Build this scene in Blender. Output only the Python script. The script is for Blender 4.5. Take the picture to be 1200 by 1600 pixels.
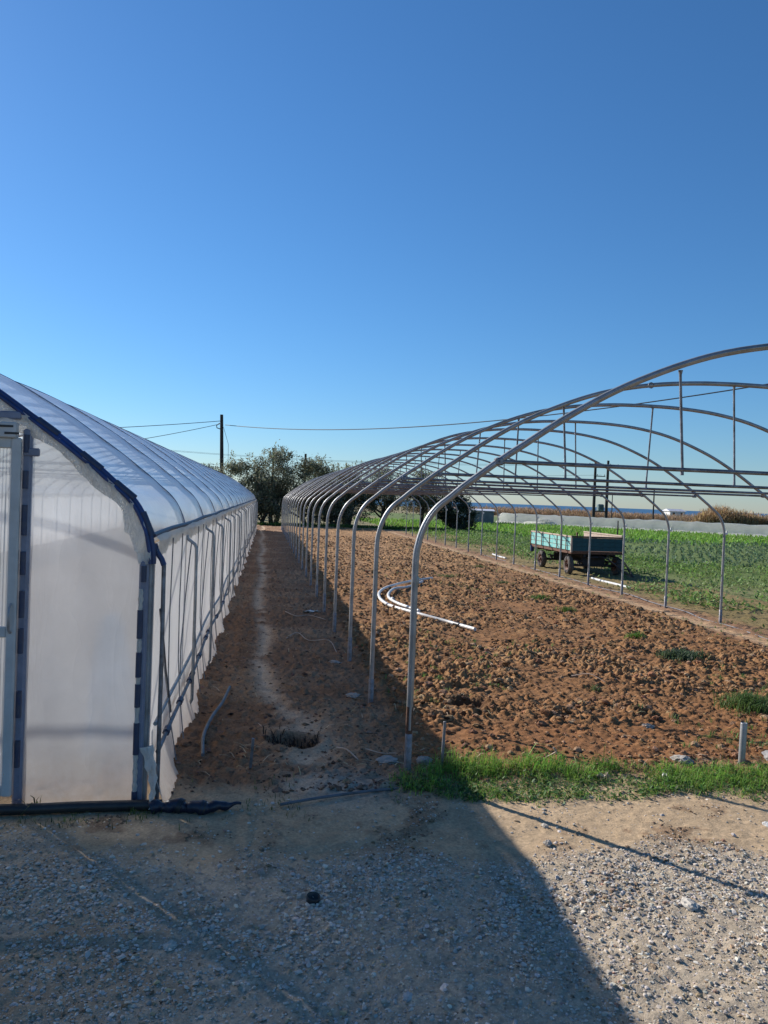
import bpy, math, random
import numpy as np
from mathutils import Vector, Matrix

random.seed(7)
RNG = np.random.default_rng(11)
scene = bpy.context.scene
for o in list(bpy.data.objects):
    bpy.data.objects.remove(o, do_unlink=True)

# ------------------------------------------------------------------ camera
CAM_H = 1.8
YAW, PITCH, ROLL = 0.15837, -0.017245, 0.038399
Fv = Vector((math.sin(YAW) * math.cos(PITCH), math.cos(YAW) * math.cos(PITCH), math.sin(PITCH)))
R0 = Vector((math.cos(YAW), -math.sin(YAW), 0))
U0 = R0.cross(Fv)
Rv = R0 * math.cos(ROLL) + U0 * math.sin(ROLL)
Uv = -R0 * math.sin(ROLL) + U0 * math.cos(ROLL)
cam_data = bpy.data.cameras.new('camera')
cam = bpy.data.objects.new('camera', cam_data)
scene.collection.objects.link(cam)
cam.matrix_world = Matrix(((Rv.x, Uv.x, -Fv.x, 0), (Rv.y, Uv.y, -Fv.y, 0), (Rv.z, Uv.z, -Fv.z, CAM_H), (0, 0, 0, 1)))
cam_data.sensor_fit = 'HORIZONTAL'
cam_data.sensor_width = 36.0
cam_data.lens = 1190.0 / 1200.0 * 36.0
cam_data.clip_start = 0.05
cam_data.clip_end = 60000
scene.camera = cam

# ------------------------------------------------------------------ world, sun, exposure
SUN_TO = Vector((-1.20, 1.45, 1.0)).normalized()      # from the scene towards the sun
sun_el = math.asin(SUN_TO.z)
sun_az = math.atan2(SUN_TO.x, SUN_TO.y)                 # from +Y towards +X
world = bpy.data.worlds.new('World')
scene.world = world
world.use_nodes = True
wn = world.node_tree
wn.nodes.clear()
sky = wn.nodes.new('ShaderNodeTexSky')
sky.sky_type = 'NISHITA'
sky.sun_disc = False
sky.sun_elevation = sun_el
sky.sun_rotation = sun_az
sky.altitude = 1500
sky.air_density = 1.35
sky.dust_density = 0.4
sky.ozone_density = 10.0
bg = wn.nodes.new('ShaderNodeBackground')
bg.inputs['Strength'].default_value = 0.091
out = wn.nodes.new('ShaderNodeOutputWorld')
hsv = wn.nodes.new('ShaderNodeHueSaturation')      # the camera's colour rendering of the whole sky
hsv.inputs['Saturation'].default_value = 1.04
hsv.inputs['Hue'].default_value = 0.497
wn.links.new(sky.outputs[0], hsv.inputs['Color'])
wn.links.new(hsv.outputs[0], bg.inputs[0])
wn.links.new(bg.outputs[0], out.inputs[0])

sl = bpy.data.lights.new('sun', 'SUN')
sl.energy = 5.0
sl.angle = math.radians(0.53)
sl.color = (1.0, 0.96, 0.90)
sun = bpy.data.objects.new('sun', sl)
scene.collection.objects.link(sun)
sun.rotation_euler = (-SUN_TO).to_track_quat('-Z', 'Y').to_euler()
sun.location = (-20, 18, 20)

vs = scene.view_settings
vs.view_transform = 'Standard'
vs.look = 'None'
vs.exposure = 0.42
vs.gamma = 1.0
vs.use_curve_mapping = False
scene.cycles.max_bounces = 10
scene.cycles.transparent_max_bounces = 24
scene.cycles.use_denoising = True

# ------------------------------------------------------------------ helpers
COL = scene.collection


def tag(o, label=None, cat=None, group=None, kind=None):
    if label: o['label'] = label
    if cat: o['category'] = cat
    if group: o['group'] = group
    if kind: o['kind'] = kind
    return o


def empty(name, loc=(0, 0, 0), rz=0.0):
    o = bpy.data.objects.new(name, None)
    o.location = loc
    o.rotation_euler = (0, 0, rz)
    COL.objects.link(o)
    return o


def link(name, me, parent=None):
    o = bpy.data.objects.new(name, me)
    COL.objects.link(o)
    if parent is not None:
        o.parent = parent
    return o


def np_mesh(name, V, F, mat, col=None, smooth=False):
    """V (n,3), F (m,k) uniform polygons, col (n,3|4) per-vertex colour of the thing itself"""
    me = bpy.data.meshes.new(name)
    V = np.ascontiguousarray(V, dtype=np.float32)
    F = np.ascontiguousarray(F, dtype=np.int32)
    n, (m, k) = len(V), F.shape
    me.vertices.add(n)
    me.vertices.foreach_set('co', V.ravel())
    me.loops.add(m * k)
    me.loops.foreach_set('vertex_index', F.ravel())
    me.polygons.add(m)
    me.polygons.foreach_set('loop_start', np.arange(0, m * k, k, dtype=np.int32))
    me.polygons.foreach_set('loop_total', np.full(m, k, dtype=np.int32))
    me.polygons.foreach_set('use_smooth', np.full(m, smooth))
    me.update(calc_edges=True)
    me.validate()
    if col is not None:
        col = np.asarray(col, dtype=np.float32)
        if col.shape[1] == 3:
            col = np.concatenate([col, np.ones((len(col), 1), np.float32)], 1)
        a = me.color_attributes.new('Col', 'FLOAT_COLOR', 'POINT')
        a.data.foreach_set('color', np.ascontiguousarray(col).ravel())
    if mat is not None:
        me.materials.append(mat)
    return me


class MB:
    """collects boxes, tubes, lathes into one mesh"""

    def __init__(self):
        self.v, self.f, self.s = [], [], []

    def add(self, v, f, smooth=False):
        b = len(self.v)
        self.v += [tuple(p) for p in v]
        self.f += [tuple(i + b for i in q) for q in f]
        self.s += [smooth] * len(f)

    def box(self, c, size, rot=None, bevel=0.0):
        sx, sy, sz = (s / 2 for s in size)
        if bevel <= 0:
            pts = [(-sx, -sy, -sz), (sx, -sy, -sz), (sx, sy, -sz), (-sx, sy, -sz), (-sx, -sy, sz), (sx, -sy, sz), (sx, sy, sz), (-sx, sy, sz)]
            fs = [(0, 3, 2, 1), (4, 5, 6, 7), (0, 1, 5, 4), (1, 2, 6, 5), (2, 3, 7, 6), (3, 0, 4, 7)]
        else:
            b = min(bevel, sx * .9, sy * .9, sz * .9)
            pts, fs = [], []
            for (z, i) in ((-sz, b), (-sz + b, 0), (sz - b, 0), (sz, b)):
                x, y = sx - i, sy - i
                x2, y2 = x - b * (1 if i == 0 else .6), y - b * (1 if i == 0 else .6)
                pts += [(-x2, -y, z), (x2, -y, z), (x, -y2, z), (x, y2, z), (x2, y, z), (-x2, y, z), (-x, y2, z), (-x, -y2, z)]
            fs.append(tuple(reversed(range(8))))
            fs.append(tuple(range(24, 32)))
            for k in range(3):
                for j in range(8):
                    fs.append((k * 8 + j, k * 8 + (j + 1) % 8, k * 8 + 8 + (j + 1) % 8, k * 8 + 8 + j))
        M = rot if rot is not None else Matrix.Identity(3)
        c = Vector(c)
        self.add([M @ Vector(p) + c for p in pts], fs)

    def tube(self, path, r, n=10, caps=True, closed=False):
        path = [Vector(p) for p in path]
        m = len(path)
        rr = r if hasattr(r, '__len__') else [r] * m
        tang = []
        for i in range(m):
            if closed:
                t = path[(i + 1) % m] - path[i - 1]
            else:
                t = path[min(i + 1, m - 1)] - path[max(i - 1, 0)]
            tang.append(t.normalized() if t.length > 1e-9 else Vector((0, 0, 1)))
        ref = Vector((0, 0, 1)) if abs(tang[0].z) < 0.9 else Vector((0, 1, 0))
        nrm = (ref - tang[0] * ref.dot(tang[0])).normalized()
        v, f = [], []
        for i in range(m):
            nrm = (nrm - tang[i] * nrm.dot(tang[i]))
            nrm = nrm.normalized() if nrm.length > 1e-6 else tang[i].orthogonal().normalized()
            bi = tang[i].cross(nrm)
            for k in range(n):
                a = 2 * math.pi * k / n
                v.append(path[i] + (nrm * math.cos(a) + bi * math.sin(a)) * rr[i])
        for i in range(m if closed else m - 1):
            i2 = (i + 1) % m
            for k in range(n):
                f.append((i * n + k, i * n + (k + 1) % n, i2 * n + (k + 1) % n, i2 * n + k))
        self.add(v, f, True)
        if caps and not closed:
            self.add(v[:n], [tuple(reversed(range(n)))])
            self.add(v[-n:], [tuple(range(n))])

    def lathe(self, prof, axis='z', n=20, c=(0, 0, 0)):
        """prof: list of (radius, height)"""
        v, f = [], []
        for (r, z) in prof:
            for k in range(n):
                a = 2 * math.pi * k / n
                x, y = r * math.cos(a), r * math.sin(a)
                p = {'z': (x, y, z), 'x': (z, x, y), 'y': (y, z, x)}[axis]
                v.append(Vector(p) + Vector(c))
        for i in range(len(prof) - 1):
            for k in range(n):
                f.append((i * n + k, i * n + (k + 1) % n, (i + 1) * n + (k + 1) % n, (i + 1) * n + k))
        self.add(v, f, True)

    def grid(self, P, smooth=True):
        """P[i][j] points"""
        a, b = len(P), len(P[0])
        self.add([p for row in P for p in row],
                 [(i * b + j, i * b + j + 1, (i + 1) * b + j + 1, (i + 1) * b + j) for i in range(a - 1) for j in range(b - 1)], smooth)

    def mesh(self, name, mat):
        me = bpy.data.meshes.new(name)
        me.from_pydata(self.v, [], self.f)
        me.polygons.foreach_set('use_smooth', self.s)
        if mat is not None:
            me.materials.append(mat)
        me.update()
        return me

    def build(self, name, mat, parent=None):
        return link(name, self.mesh(name, mat), parent)


def catmull(pts, per=6):
    P = [Vector(p) for p in pts]
    P = [P[0] * 2 - P[1]] + P + [P[-1] * 2 - P[-2]]
    res = []
    for i in range(1, len(P) - 2):
        for k in range(per):
            t = k / per
            a, b, c, d = P[i - 1], P[i], P[i + 1], P[i + 2]
            res.append(0.5 * ((2 * b) + (c - a) * t + (2 * a - 5 * b + 4 * c - d) * t * t + (3 * b - a - 3 * c + d) * t ** 3))
    res.append(P[-2].copy())
    return res


# --- vectorised noise
def _hash(ix, iy, seed):
    h = (ix.astype(np.int64) * 374761393 + iy.astype(np.int64) * 668265263 + seed * 1442695041) & 0xFFFFFFFF
    h = ((h ^ (h >> 13)) * 1274126177) & 0xFFFFFFFF
    h = ((h ^ (h >> 16)) * 2246822519) & 0xFFFFFFFF
    return ((h ^ (h >> 15)) & 0xFFFFFF) / float(0xFFFFFF)


def vnoise(x, y, seed=0):
    ix, iy = np.floor(x), np.floor(y)
    fx, fy = x - ix, y - iy
    fx, fy = fx * fx * (3 - 2 * fx), fy * fy * (3 - 2 * fy)
    a, b = _hash(ix, iy, seed), _hash(ix + 1, iy, seed)
    c, d = _hash(ix, iy + 1, seed), _hash(ix + 1, iy + 1, seed)
    return (a * (1 - fx) + b * fx) * (1 - fy) + (c * (1 - fx) + d * fx) * fy


def fbm(x, y, scale, octs=4, seed=0, gain=0.5):
    s = np.zeros_like(x); amp = 1.0; tot = 0.0
    for o in range(octs):
        s += amp * vnoise(x * scale + 17.3 * o, y * scale - 9.1 * o, seed + o)
        tot += amp
        amp *= gain
        scale *= 2.03
    return s / tot


def lumps(x, y, cell, seed, keep=0.75):
    """rounded clods: one jittered lump per cell, highest wins"""
    gx, gy = x / cell, y / cell
    ix, iy = np.floor(gx), np.floor(gy)
    best = np.zeros_like(x)
    for dx in (-1, 0, 1):
        for dy in (-1, 0, 1):
            cx, cy = ix + dx, iy + dy
            px = cx + _hash(cx, cy, seed); py = cy + _hash(cx, cy, seed + 1)
            r = 0.30 + 0.5 * _hash(cx, cy, seed + 2)
            on = _hash(cx, cy, seed + 3) < keep
            an = _hash(cx, cy, seed + 4) * 3.14
            ux = (gx - px) * np.cos(an) + (gy - py) * np.sin(an)
            uy = -(gx - px) * np.sin(an) + (gy - py) * np.cos(an)
            d2 = (ux * ux + uy * uy * 1.9) / (r * r)
            hgt = np.where(on, r * (0.6 + 0.8 * _hash(cx, cy, seed + 5)) * np.clip(1 - d2, 0, 1) ** 0.42, 0)
            best = np.maximum(best, hgt)
    return best


def sstep(a, b, x):
    t = np.clip((x - a) / (b - a), 0, 1)
    return t * t * (3 - 2 * t)


# ------------------------------------------------------------------ materials
def new_mat(name):
    m = bpy.data.materials.new(name)
    m.use_nodes = True
    nt = m.node_tree
    nt.nodes.clear()
    o = nt.nodes.new('ShaderNodeOutputMaterial')
    return m, nt, o


def N(nt, typ, **kw):
    n = nt.nodes.new(typ)
    for k, v in kw.items():
        if k in n.inputs:
            n.inputs[k].default_value = v
        else:
            setattr(n, k, v)
    return n


def basic(name, color, rough=0.6, metal=0.0, var=0.15, scale=8.0, bump=0.0, bscale=60.0, color2=None, spec=0.5, detail=6.0):
    """principled with noise-varied colour and small bump"""
    m, nt, o = new_mat(name)
    p = N(nt, 'ShaderNodeBsdfPrincipled', Roughness=rough, Metallic=metal)
    p.inputs['Specular IOR Level'].default_value = spec
    tc = N(nt, 'ShaderNodeTexCoord')
    nz = N(nt, 'ShaderNodeTexNoise', Scale=scale, Detail=detail, Roughness=0.65)
    nt.links.new(tc.outputs['Object'], nz.inputs['Vector'])
    cr = N(nt, 'ShaderNodeValToRGB')
    c2 = color2 if color2 else tuple(max(0, c * (1 - 2 * var)) for c in color)
    c1 = color if color2 else tuple(min(1, c * (1 + var)) for c in color)
    cr.color_ramp.elements[0].color = (*c2, 1)
    cr.color_ramp.elements[1].color = (*c1, 1)
    cr.color_ramp.elements[0].position = 0.35
    cr.color_ramp.elements[1].position = 0.65
    nt.links.new(nz.outputs['Fac'], cr.inputs['Fac'])
    nt.links.new(cr.outputs['Color'], p.inputs['Base Color'])
    if bump > 0:
        nb = N(nt, 'ShaderNodeTexNoise', Scale=bscale, Detail=4.0)
        nt.links.new(tc.outputs['Object'], nb.inputs['Vector'])
        bp = N(nt, 'ShaderNodeBump', Strength=bump, Distance=0.01)
        nt.links.new(nb.outputs['Fac'], bp.inputs['Height'])
        nt.links.new(bp.outputs['Normal'], p.inputs['Normal'])
    nt.links.new(p.outputs[0], o.inputs['Surface'])
    return m


def vcol(name, rough=0.95, var=0.35, scale=90.0, bump=0.3, bdist=0.006, bscale=None, spec=0.2, trans=0.0):
    """per-piece colour attribute times fine noise"""
    m, nt, o = new_mat(name)
    p = N(nt, 'ShaderNodeBsdfPrincipled', Roughness=rough)
    p.inputs['Specular IOR Level'].default_value = spec
    at = N(nt, 'ShaderNodeAttribute', attribute_name='Col')
    tc = N(nt, 'ShaderNodeTexCoord')
    nz = N(nt, 'ShaderNodeTexNoise', Scale=scale, Detail=8.0, Roughness=0.7)
    nt.links.new(tc.outputs['Object'], nz.inputs['Vector'])
    mr = N(nt, 'ShaderNodeMapRange')
    mr.inputs['From Min'].default_value = 0.25
    mr.inputs['From Max'].default_value = 0.75
    mr.inputs['To Min'].default_value = 1 - var
    mr.inputs['To Max'].default_value = 1 + var
    nt.links.new(nz.outputs['Fac'], mr.inputs['Value'])
    mx = N(nt, 'ShaderNodeVectorMath', operation='MULTIPLY')
    nt.links.new(at.outputs['Color'], mx.inputs[0])
    nt.links.new(mr.outputs[0], mx.inputs[1])
    nt.links.new(mx.outputs[0], p.inputs['Base Color'])
    if bump > 0:
        nb = N(nt, 'ShaderNodeTexNoise', Scale=bscale or scale * 1.7, Detail=6.0, Roughness=0.7)
        nt.links.new(tc.outputs['Object'], nb.inputs['Vector'])
        bp = N(nt, 'ShaderNodeBump', Strength=bump, Distance=bdist)
        nt.links.new(nb.outputs['Fac'], bp.inputs['Height'])
        nt.links.new(bp.outputs['Normal'], p.inputs['Normal'])
    sh = p.outputs[0]
    if trans > 0:
        t = N(nt, 'ShaderNodeBsdfTranslucent')
        nt.links.new(mx.outputs[0], t.inputs['Color'])
        ms = N(nt, 'ShaderNodeMixShader', Fac=trans)
        nt.links.new(sh, ms.inputs[1]); nt.links.new(t.outputs[0], ms.inputs[2])
        sh = ms.outputs[0]
    nt.links.new(sh, o.inputs['Surface'])
    return m


def film(name, color, clear=0.12, through=0.5, gloss=0.12, rough=0.25, streak=12.0, bump=0.25, bscale=(6, 6, 2), blur=0.0, mud=0.0, dust=0.16):
    """greenhouse film: part clear, part light-scattering, thin gloss, creases, splashed mud low down"""
    m, nt, o = new_mat(name)
    lk = nt.links.new
    tc = N(nt, 'ShaderNodeTexCoord')
    mp = N(nt, 'ShaderNodeMapping')
    mp.inputs['Scale'].default_value = bscale
    lk(tc.outputs['Object'], mp.inputs['Vector'])
    nz = N(nt, 'ShaderNodeTexNoise', Scale=streak, Detail=6.0, Roughness=0.6, Distortion=0.6)
    lk(mp.outputs[0], nz.inputs['Vector'])
    # sharp creases: ridged noise
    n3 = N(nt, 'ShaderNodeTexNoise', Scale=streak * 1.3, Detail=3.0, Distortion=1.2)
    mp2 = N(nt, 'ShaderNodeMapping')
    mp2.inputs['Rotation'].default_value = (0.0, 0.6, 0.0)
    mp2.inputs['Scale'].default_value = (bscale[0] * 1.5, bscale[1], bscale[2] * .6)
    lk(tc.outputs['Object'], mp2.inputs['Vector']); lk(mp2.outputs[0], n3.inputs['Vector'])
    rd = N(nt, 'ShaderNodeMath', operation='SUBTRACT'); rd.inputs[1].default_value = 0.5
    lk(n3.outputs['Fac'], rd.inputs[0])
    ab = N(nt, 'ShaderNodeMath', operation='ABSOLUTE'); lk(rd.outputs[0], ab.inputs[0])
    pw = N(nt, 'ShaderNodeMath', operation='POWER'); pw.inputs[1].default_value = 0.5
    lk(ab.outputs[0], pw.inputs[0])
    hs = N(nt, 'ShaderNodeMath', operation='ADD'); lk(nz.outputs['Fac'], hs.inputs[0]); lk(pw.outputs[0], hs.inputs[1])
    n2 = N(nt, 'ShaderNodeTexNoise', Scale=1.4, Detail=7.0, Roughness=0.65)
    lk(tc.outputs['Object'], n2.inputs['Vector'])
    cr = N(nt, 'ShaderNodeValToRGB')
    cr.color_ramp.elements[0].color = (*(c * (1 - dust) for c in color), 1)
    cr.color_ramp.elements[1].color = (*color, 1)
    cr.color_ramp.elements[0].position = .3
    cr.color_ramp.elements[1].position = .65
    lk(n2.outputs['Fac'], cr.inputs['Fac'])
    colout = cr.outputs[0]
    if mud > 0:
        sep = N(nt, 'ShaderNodeSeparateXYZ'); lk(tc.outputs['Object'], sep.inputs[0])
        mr = N(nt, 'ShaderNodeMapRange'); mr.inputs['From Min'].default_value = 0.0; mr.inputs['From Max'].default_value = 0.42
        mr.inputs['To Min'].default_value = 1.0; mr.inputs['To Max'].default_value = 0.0
        lk(sep.outputs['Z'], mr.inputs['Value'])
        n4 = N(nt, 'ShaderNodeTexNoise', Scale=26.0, Detail=8.0, Roughness=0.75); lk(tc.outputs['Object'], n4.inputs['Vector'])
        mm = N(nt, 'ShaderNodeMath', operation='MULTIPLY'); lk(mr.outputs[0], mm.inputs[0]); lk(n4.outputs['Fac'], mm.inputs[1])
        ml2 = N(nt, 'ShaderNodeMath', operation='MULTIPLY'); ml2.inputs[1].default_value = mud * 1.6; ml2.use_clamp = True
        lk(mm.outputs[0], ml2.inputs[0])
        mx = N(nt, 'ShaderNodeMixRGB'); mx.inputs['Color2'].default_value = (0.46, 0.33, 0.21, 1)
        lk(ml2.outputs[0], mx.inputs['Fac']); lk(colout, mx.inputs['Color1'])
        colout = mx.outputs[0]
    bp = N(nt, 'ShaderNodeBump', Strength=bump, Distance=0.02)
    lk(hs.outputs[0], bp.inputs['Height'])
    d = N(nt, 'ShaderNodeBsdfDiffuse')
    t = N(nt, 'ShaderNodeBsdfTranslucent')
    for sdr in (d, t):
        lk(colout, sdr.inputs['Color'])
        lk(bp.outputs[0], sdr.inputs['Normal'])
    m1 = N(nt, 'ShaderNodeMixShader', Fac=through)
    lk(d.outputs[0], m1.inputs[1]); lk(t.outputs[0], m1.inputs[2])
    body = m1.outputs[0]
    if blur > 0:
        rf = N(nt, 'ShaderNodeBsdfRefraction', IOR=1.12, Roughness=0.32)
        mb_ = N(nt, 'ShaderNodeMixShader', Fac=blur)
        lk(body, mb_.inputs[1]); lk(rf.outputs[0], mb_.inputs[2]); body = mb_.outputs[0]
    tr = N(nt, 'ShaderNodeBsdfTransparent')
    m2 = N(nt, 'ShaderNodeMixShader', Fac=clear)
    lk(body, m2.inputs[1]); lk(tr.outputs[0], m2.inputs[2])
    g = N(nt, 'ShaderNodeBsdfGlossy', Roughness=rough)
    g.inputs['Color'].default_value = (1, 1, 1, 1)
    lk(bp.outputs[0], g.inputs['Normal'])
    fc = N(nt, 'ShaderNodeLayerWeight', Blend=0.5)          # same gloss from either side of the sheet
    lk(bp.outputs[0], fc.inputs['Normal'])
    f5 = N(nt, 'ShaderNodeMath', operation='POWER'); f5.inputs[1].default_value = 4.0
    lk(fc.outputs['Facing'], f5.inputs[0])
    lw = N(nt, 'ShaderNodeMath', operation='MULTIPLY_ADD'); lw.inputs[1].default_value = 0.6; lw.inputs[2].default_value = 0.04
    lk(f5.outputs[0], lw.inputs[0])
    ml = N(nt, 'ShaderNodeMath', operation='MULTIPLY')
    ml.inputs[1].default_value = gloss * 8
    ml.use_clamp = True
    lk(lw.outputs[0], ml.inputs[0])
    m3 = N(nt, 'ShaderNodeMixShader')
    lk(ml.outputs[0], m3.inputs[0])
    lk(m2.outputs[0], m3.inputs[1]); lk(g.outputs[0], m3.inputs[2])
    lk(m3.outputs[0], o.inputs['Surface'])
    return m


M = {}
M['ground'] = vcol('earth', rough=0.97, var=0.42, scale=55, bump=0.55, bdist=0.012, bscale=120)
M['clod'] = vcol('soil clod', rough=0.98, var=0.4, scale=60, bump=0.7, bdist=0.01, bscale=90)
M['stone'] = vcol('crushed stone', rough=0.85, var=0.22, scale=80, bump=0.3, bdist=0.004)
M['leaf'] = vcol('leaf', rough=0.6, var=0.2, scale=20, bump=0, spec=0.35, trans=0.4)
M['treeleaf'] = vcol('tree leaf', rough=0.7, var=0.25, scale=3, bump=0, spec=0.2, trans=0.35)
M['straw'] = vcol('dry straw', rough=0.8, var=0.2, scale=30, bump=0)
def galv_mat(name, c1, c2, rough, metal):
    m, nt, o = new_mat(name)
    lk = nt.links.new
    p = N(nt, 'ShaderNodeBsdfPrincipled', Roughness=rough, Metallic=metal)
    geo = N(nt, 'ShaderNodeNewGeometry')
    n1 = N(nt, 'ShaderNodeTexNoise', Scale=9.0, Detail=6.0, Roughness=0.65); lk(geo.outputs['Position'], n1.inputs['Vector'])
    cr = N(nt, 'ShaderNodeValToRGB')
    cr.color_ramp.elements[0].color = (*c2, 1); cr.color_ramp.elements[1].color = (*c1, 1)
    cr.color_ramp.elements[0].position = .35; cr.color_ramp.elements[1].position = .65
    lk(n1.outputs['Fac'], cr.inputs['Fac'])
    n2 = N(nt, 'ShaderNodeTexNoise', Scale=3.3, Detail=9.0, Roughness=0.75); lk(geo.outputs['Position'], n2.inputs['Vector'])
    r2 = N(nt, 'ShaderNodeValToRGB')
    r2.color_ramp.elements[0].position = .64; r2.color_ramp.elements[1].position = .74
    lk(n2.outputs['Fac'], r2.inputs['Fac'])
    mx = N(nt, 'ShaderNodeMixRGB'); mx.inputs['Color2'].default_value = (0.20, 0.10, 0.055, 1)
    lk(r2.outputs[0], mx.inputs['Fac']); lk(cr.outputs[0], mx.inputs['Color1'])
    lk(mx.outputs[0], p.inputs['Base Color'])
    inv = N(nt, 'ShaderNodeMath', operation='MULTIPLY_ADD'); inv.inputs[1].default_value = -metal; inv.inputs[2].default_value = metal
    lk(r2.outputs[0], inv.inputs[0]); lk(inv.outputs[0], p.inputs['Metallic'])
    bp = N(nt, 'ShaderNodeBump', Strength=0.12, Distance=0.004)
    n3 = N(nt, 'ShaderNodeTexNoise', Scale=120.0, Detail=3.0); lk(geo.outputs['Position'], n3.inputs['Vector'])
    lk(n3.outputs['Fac'], bp.inputs['Height']); lk(bp.outputs[0], p.inputs['Normal'])
    lk(p.outputs[0], o.inputs['Surface'])
    return m


M['galv'] = galv_mat('galvanised steel', (0.37, 0.375, 0.38), (0.25, 0.245, 0.235), 0.47, 0.5)
M['galv_dark'] = basic('weathered steel', (0.25, 0.26, 0.285), rough=0.5, metal=0.6, var=0.2, scale=12, color2=(0.11, 0.10, 0.10), bump=0.1)
M['sleeve'] = basic('steel ground sleeve', (0.27, 0.27, 0.30), rough=0.55, metal=0.55, scale=20, color2=(0.16, 0.14, 0.13))
M['rust'] = basic('rusty steel', (0.19, 0.085, 0.045), rough=0.8, metal=0.2, scale=25, color2=(0.07, 0.035, 0.025), bump=0.3)
M['white_pvc'] = basic('white pipe', (0.72, 0.71, 0.68), rough=0.4, scale=6, color2=(0.52, 0.50, 0.46))
M['black_pipe'] = basic('black polythene pipe', (0.012, 0.012, 0.014), rough=0.45, scale=10, color2=(0.03, 0.028, 0.026))
M['grey_hose'] = basic('grey hose', (0.14, 0.15, 0.17), rough=0.5, scale=10, color2=(0.08, 0.08, 0.08))
M['navy'] = basic('navy plastic clip', (0.02, 0.034, 0.085), rough=0.5, scale=22, color2=(0.045, 0.055, 0.085), bump=0.2)
M['blue'] = basic('blue plastic profile', (0.016, 0.05, 0.20), rough=0.42, scale=5, color2=(0.02, 0.035, 0.085))
M['black_film'] = basic('dark navy film', (0.008, 0.011, 0.026), rough=0.35, scale=14, color2=(0.016, 0.02, 0.04), bump=0.4)
M['grey_blue'] = basic('grey film lock', (0.22, 0.24, 0.31), rough=0.45, scale=10, color2=(0.15, 0.165, 0.22))
M['white_frame'] = basic('white door frame', (0.55, 0.55, 0.53), rough=0.5, scale=4, color2=(0.42, 0.42, 0.40))
M['film_roof'] = film('roof film', (0.975, 0.975, 0.97), clear=0.38, through=0.72, gloss=0.13, rough=0.3, streak=2.0, bump=0.2, bscale=(1, 1, 3))
M['film_front'] = film('front film', (0.84, 0.855, 0.87), clear=0.13, through=0.58, gloss=0.09, rough=0.18, streak=1.5, bump=0.16, bscale=(1.3, 1.3, 1.1), blur=0.22, mud=0.6, dust=.2)
M['film_side'] = film('side film', (0.98, 0.965, 0.94), clear=0.10, through=0.76, gloss=0.05, rough=0.35, streak=2.0, bump=0.3, bscale=(1, 3, 0.7), mud=0.5)
M['film_hem'] = film('bunched film hem', (0.86, 0.81, 0.72), clear=0.05, through=0.35, gloss=0.06, rough=0.4, streak=9.0, bump=0.7, bscale=(2, 2, 2))
M['film_far'] = film('weathered cover film', (0.98, 0.955, 0.90), clear=0.05, through=0.78, gloss=0.05, rough=0.4, streak=0.8, bump=0.6, bscale=(1, 1, 1))
M['polycarb'] = film('ribbed door sheet', (0.74, 0.76, 0.76), clear=0.18, through=0.45, gloss=0.08, rough=0.2, streak=3, bump=0.1)
M['rope'] = basic('grey rope', (0.20, 0.20, 0.21), rough=0.8, scale=40)
M['wood'] = basic('weathered timber', (0.17, 0.12, 0.085), rough=0.85, scale=14, color2=(0.08, 0.06, 0.05), bump=0.4)
M['pole'] = basic('creosoted pole', (0.045, 0.038, 0.034), rough=0.85, scale=10, color2=(0.02, 0.018, 0.018), bump=0.3)
M['bark'] = basic('olive bark', (0.10, 0.085, 0.07), rough=0.95, scale=8, color2=(0.04, 0.033, 0.028), bump=0.6, bscale=30)
M['turq'] = basic('faded turquoise paint', (0.11, 0.47, 0.46), rough=0.6, scale=9, color2=(0.30, 0.52, 0.46), bump=0.15)
M['turq_shaded'] = basic('shaded turquoise paint', (0.008, 0.070, 0.085), rough=0.65, scale=9, color2=(0.006, 0.045, 0.055), bump=0.15)  # darker copy of the turquoise; the front board's shade is in the colour
M['board_edge'] = basic('bare pale timber', (0.52, 0.40, 0.31), rough=0.8, scale=10, color2=(0.40, 0.30, 0.23), bump=0.2)
M['tyre'] = basic('tyre rubber', (0.06, 0.052, 0.047), rough=0.85, scale=18, color2=(0.11, 0.09, 0.075), bump=0.3)
M['rim'] = basic('rusty rim', (0.24, 0.12, 0.075), rough=0.7, metal=0.1, scale=16, color2=(0.13, 0.06, 0.04))
M['iron'] = basic('dark iron', (0.035, 0.03, 0.03), rough=0.7, metal=0.3, scale=10)
M['wire'] = basic('power cable', (0.02, 0.025, 0.035), rough=0.6, scale=5)
M['shed_grey'] = basic('grey sheet cladding', (0.20, 0.19, 0.20), rough=0.7, scale=3)
M['shed_white'] = basic('pale cladding', (0.55, 0.55, 0.60), rough=0.6, scale=3)
M['plaster'] = basic('white plaster', (0.75, 0.73, 0.70), rough=0.9, scale=2)
M['tile'] = basic('red tile', (0.35, 0.14, 0.08), rough=0.9, scale=3)
M['transformer'] = basic('green grey steel tank', (0.16, 0.22, 0.23), rough=0.5, metal=0.2, scale=4)
M['porcelain'] = basic('brown insulator', (0.10, 0.06, 0.05), rough=0.3, scale=4)
M['concrete'] = basic('rough concrete', (0.36, 0.35, 0.34), rough=0.95, scale=14, color2=(0.24, 0.22, 0.21), bump=0.8, bscale=40)


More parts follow.
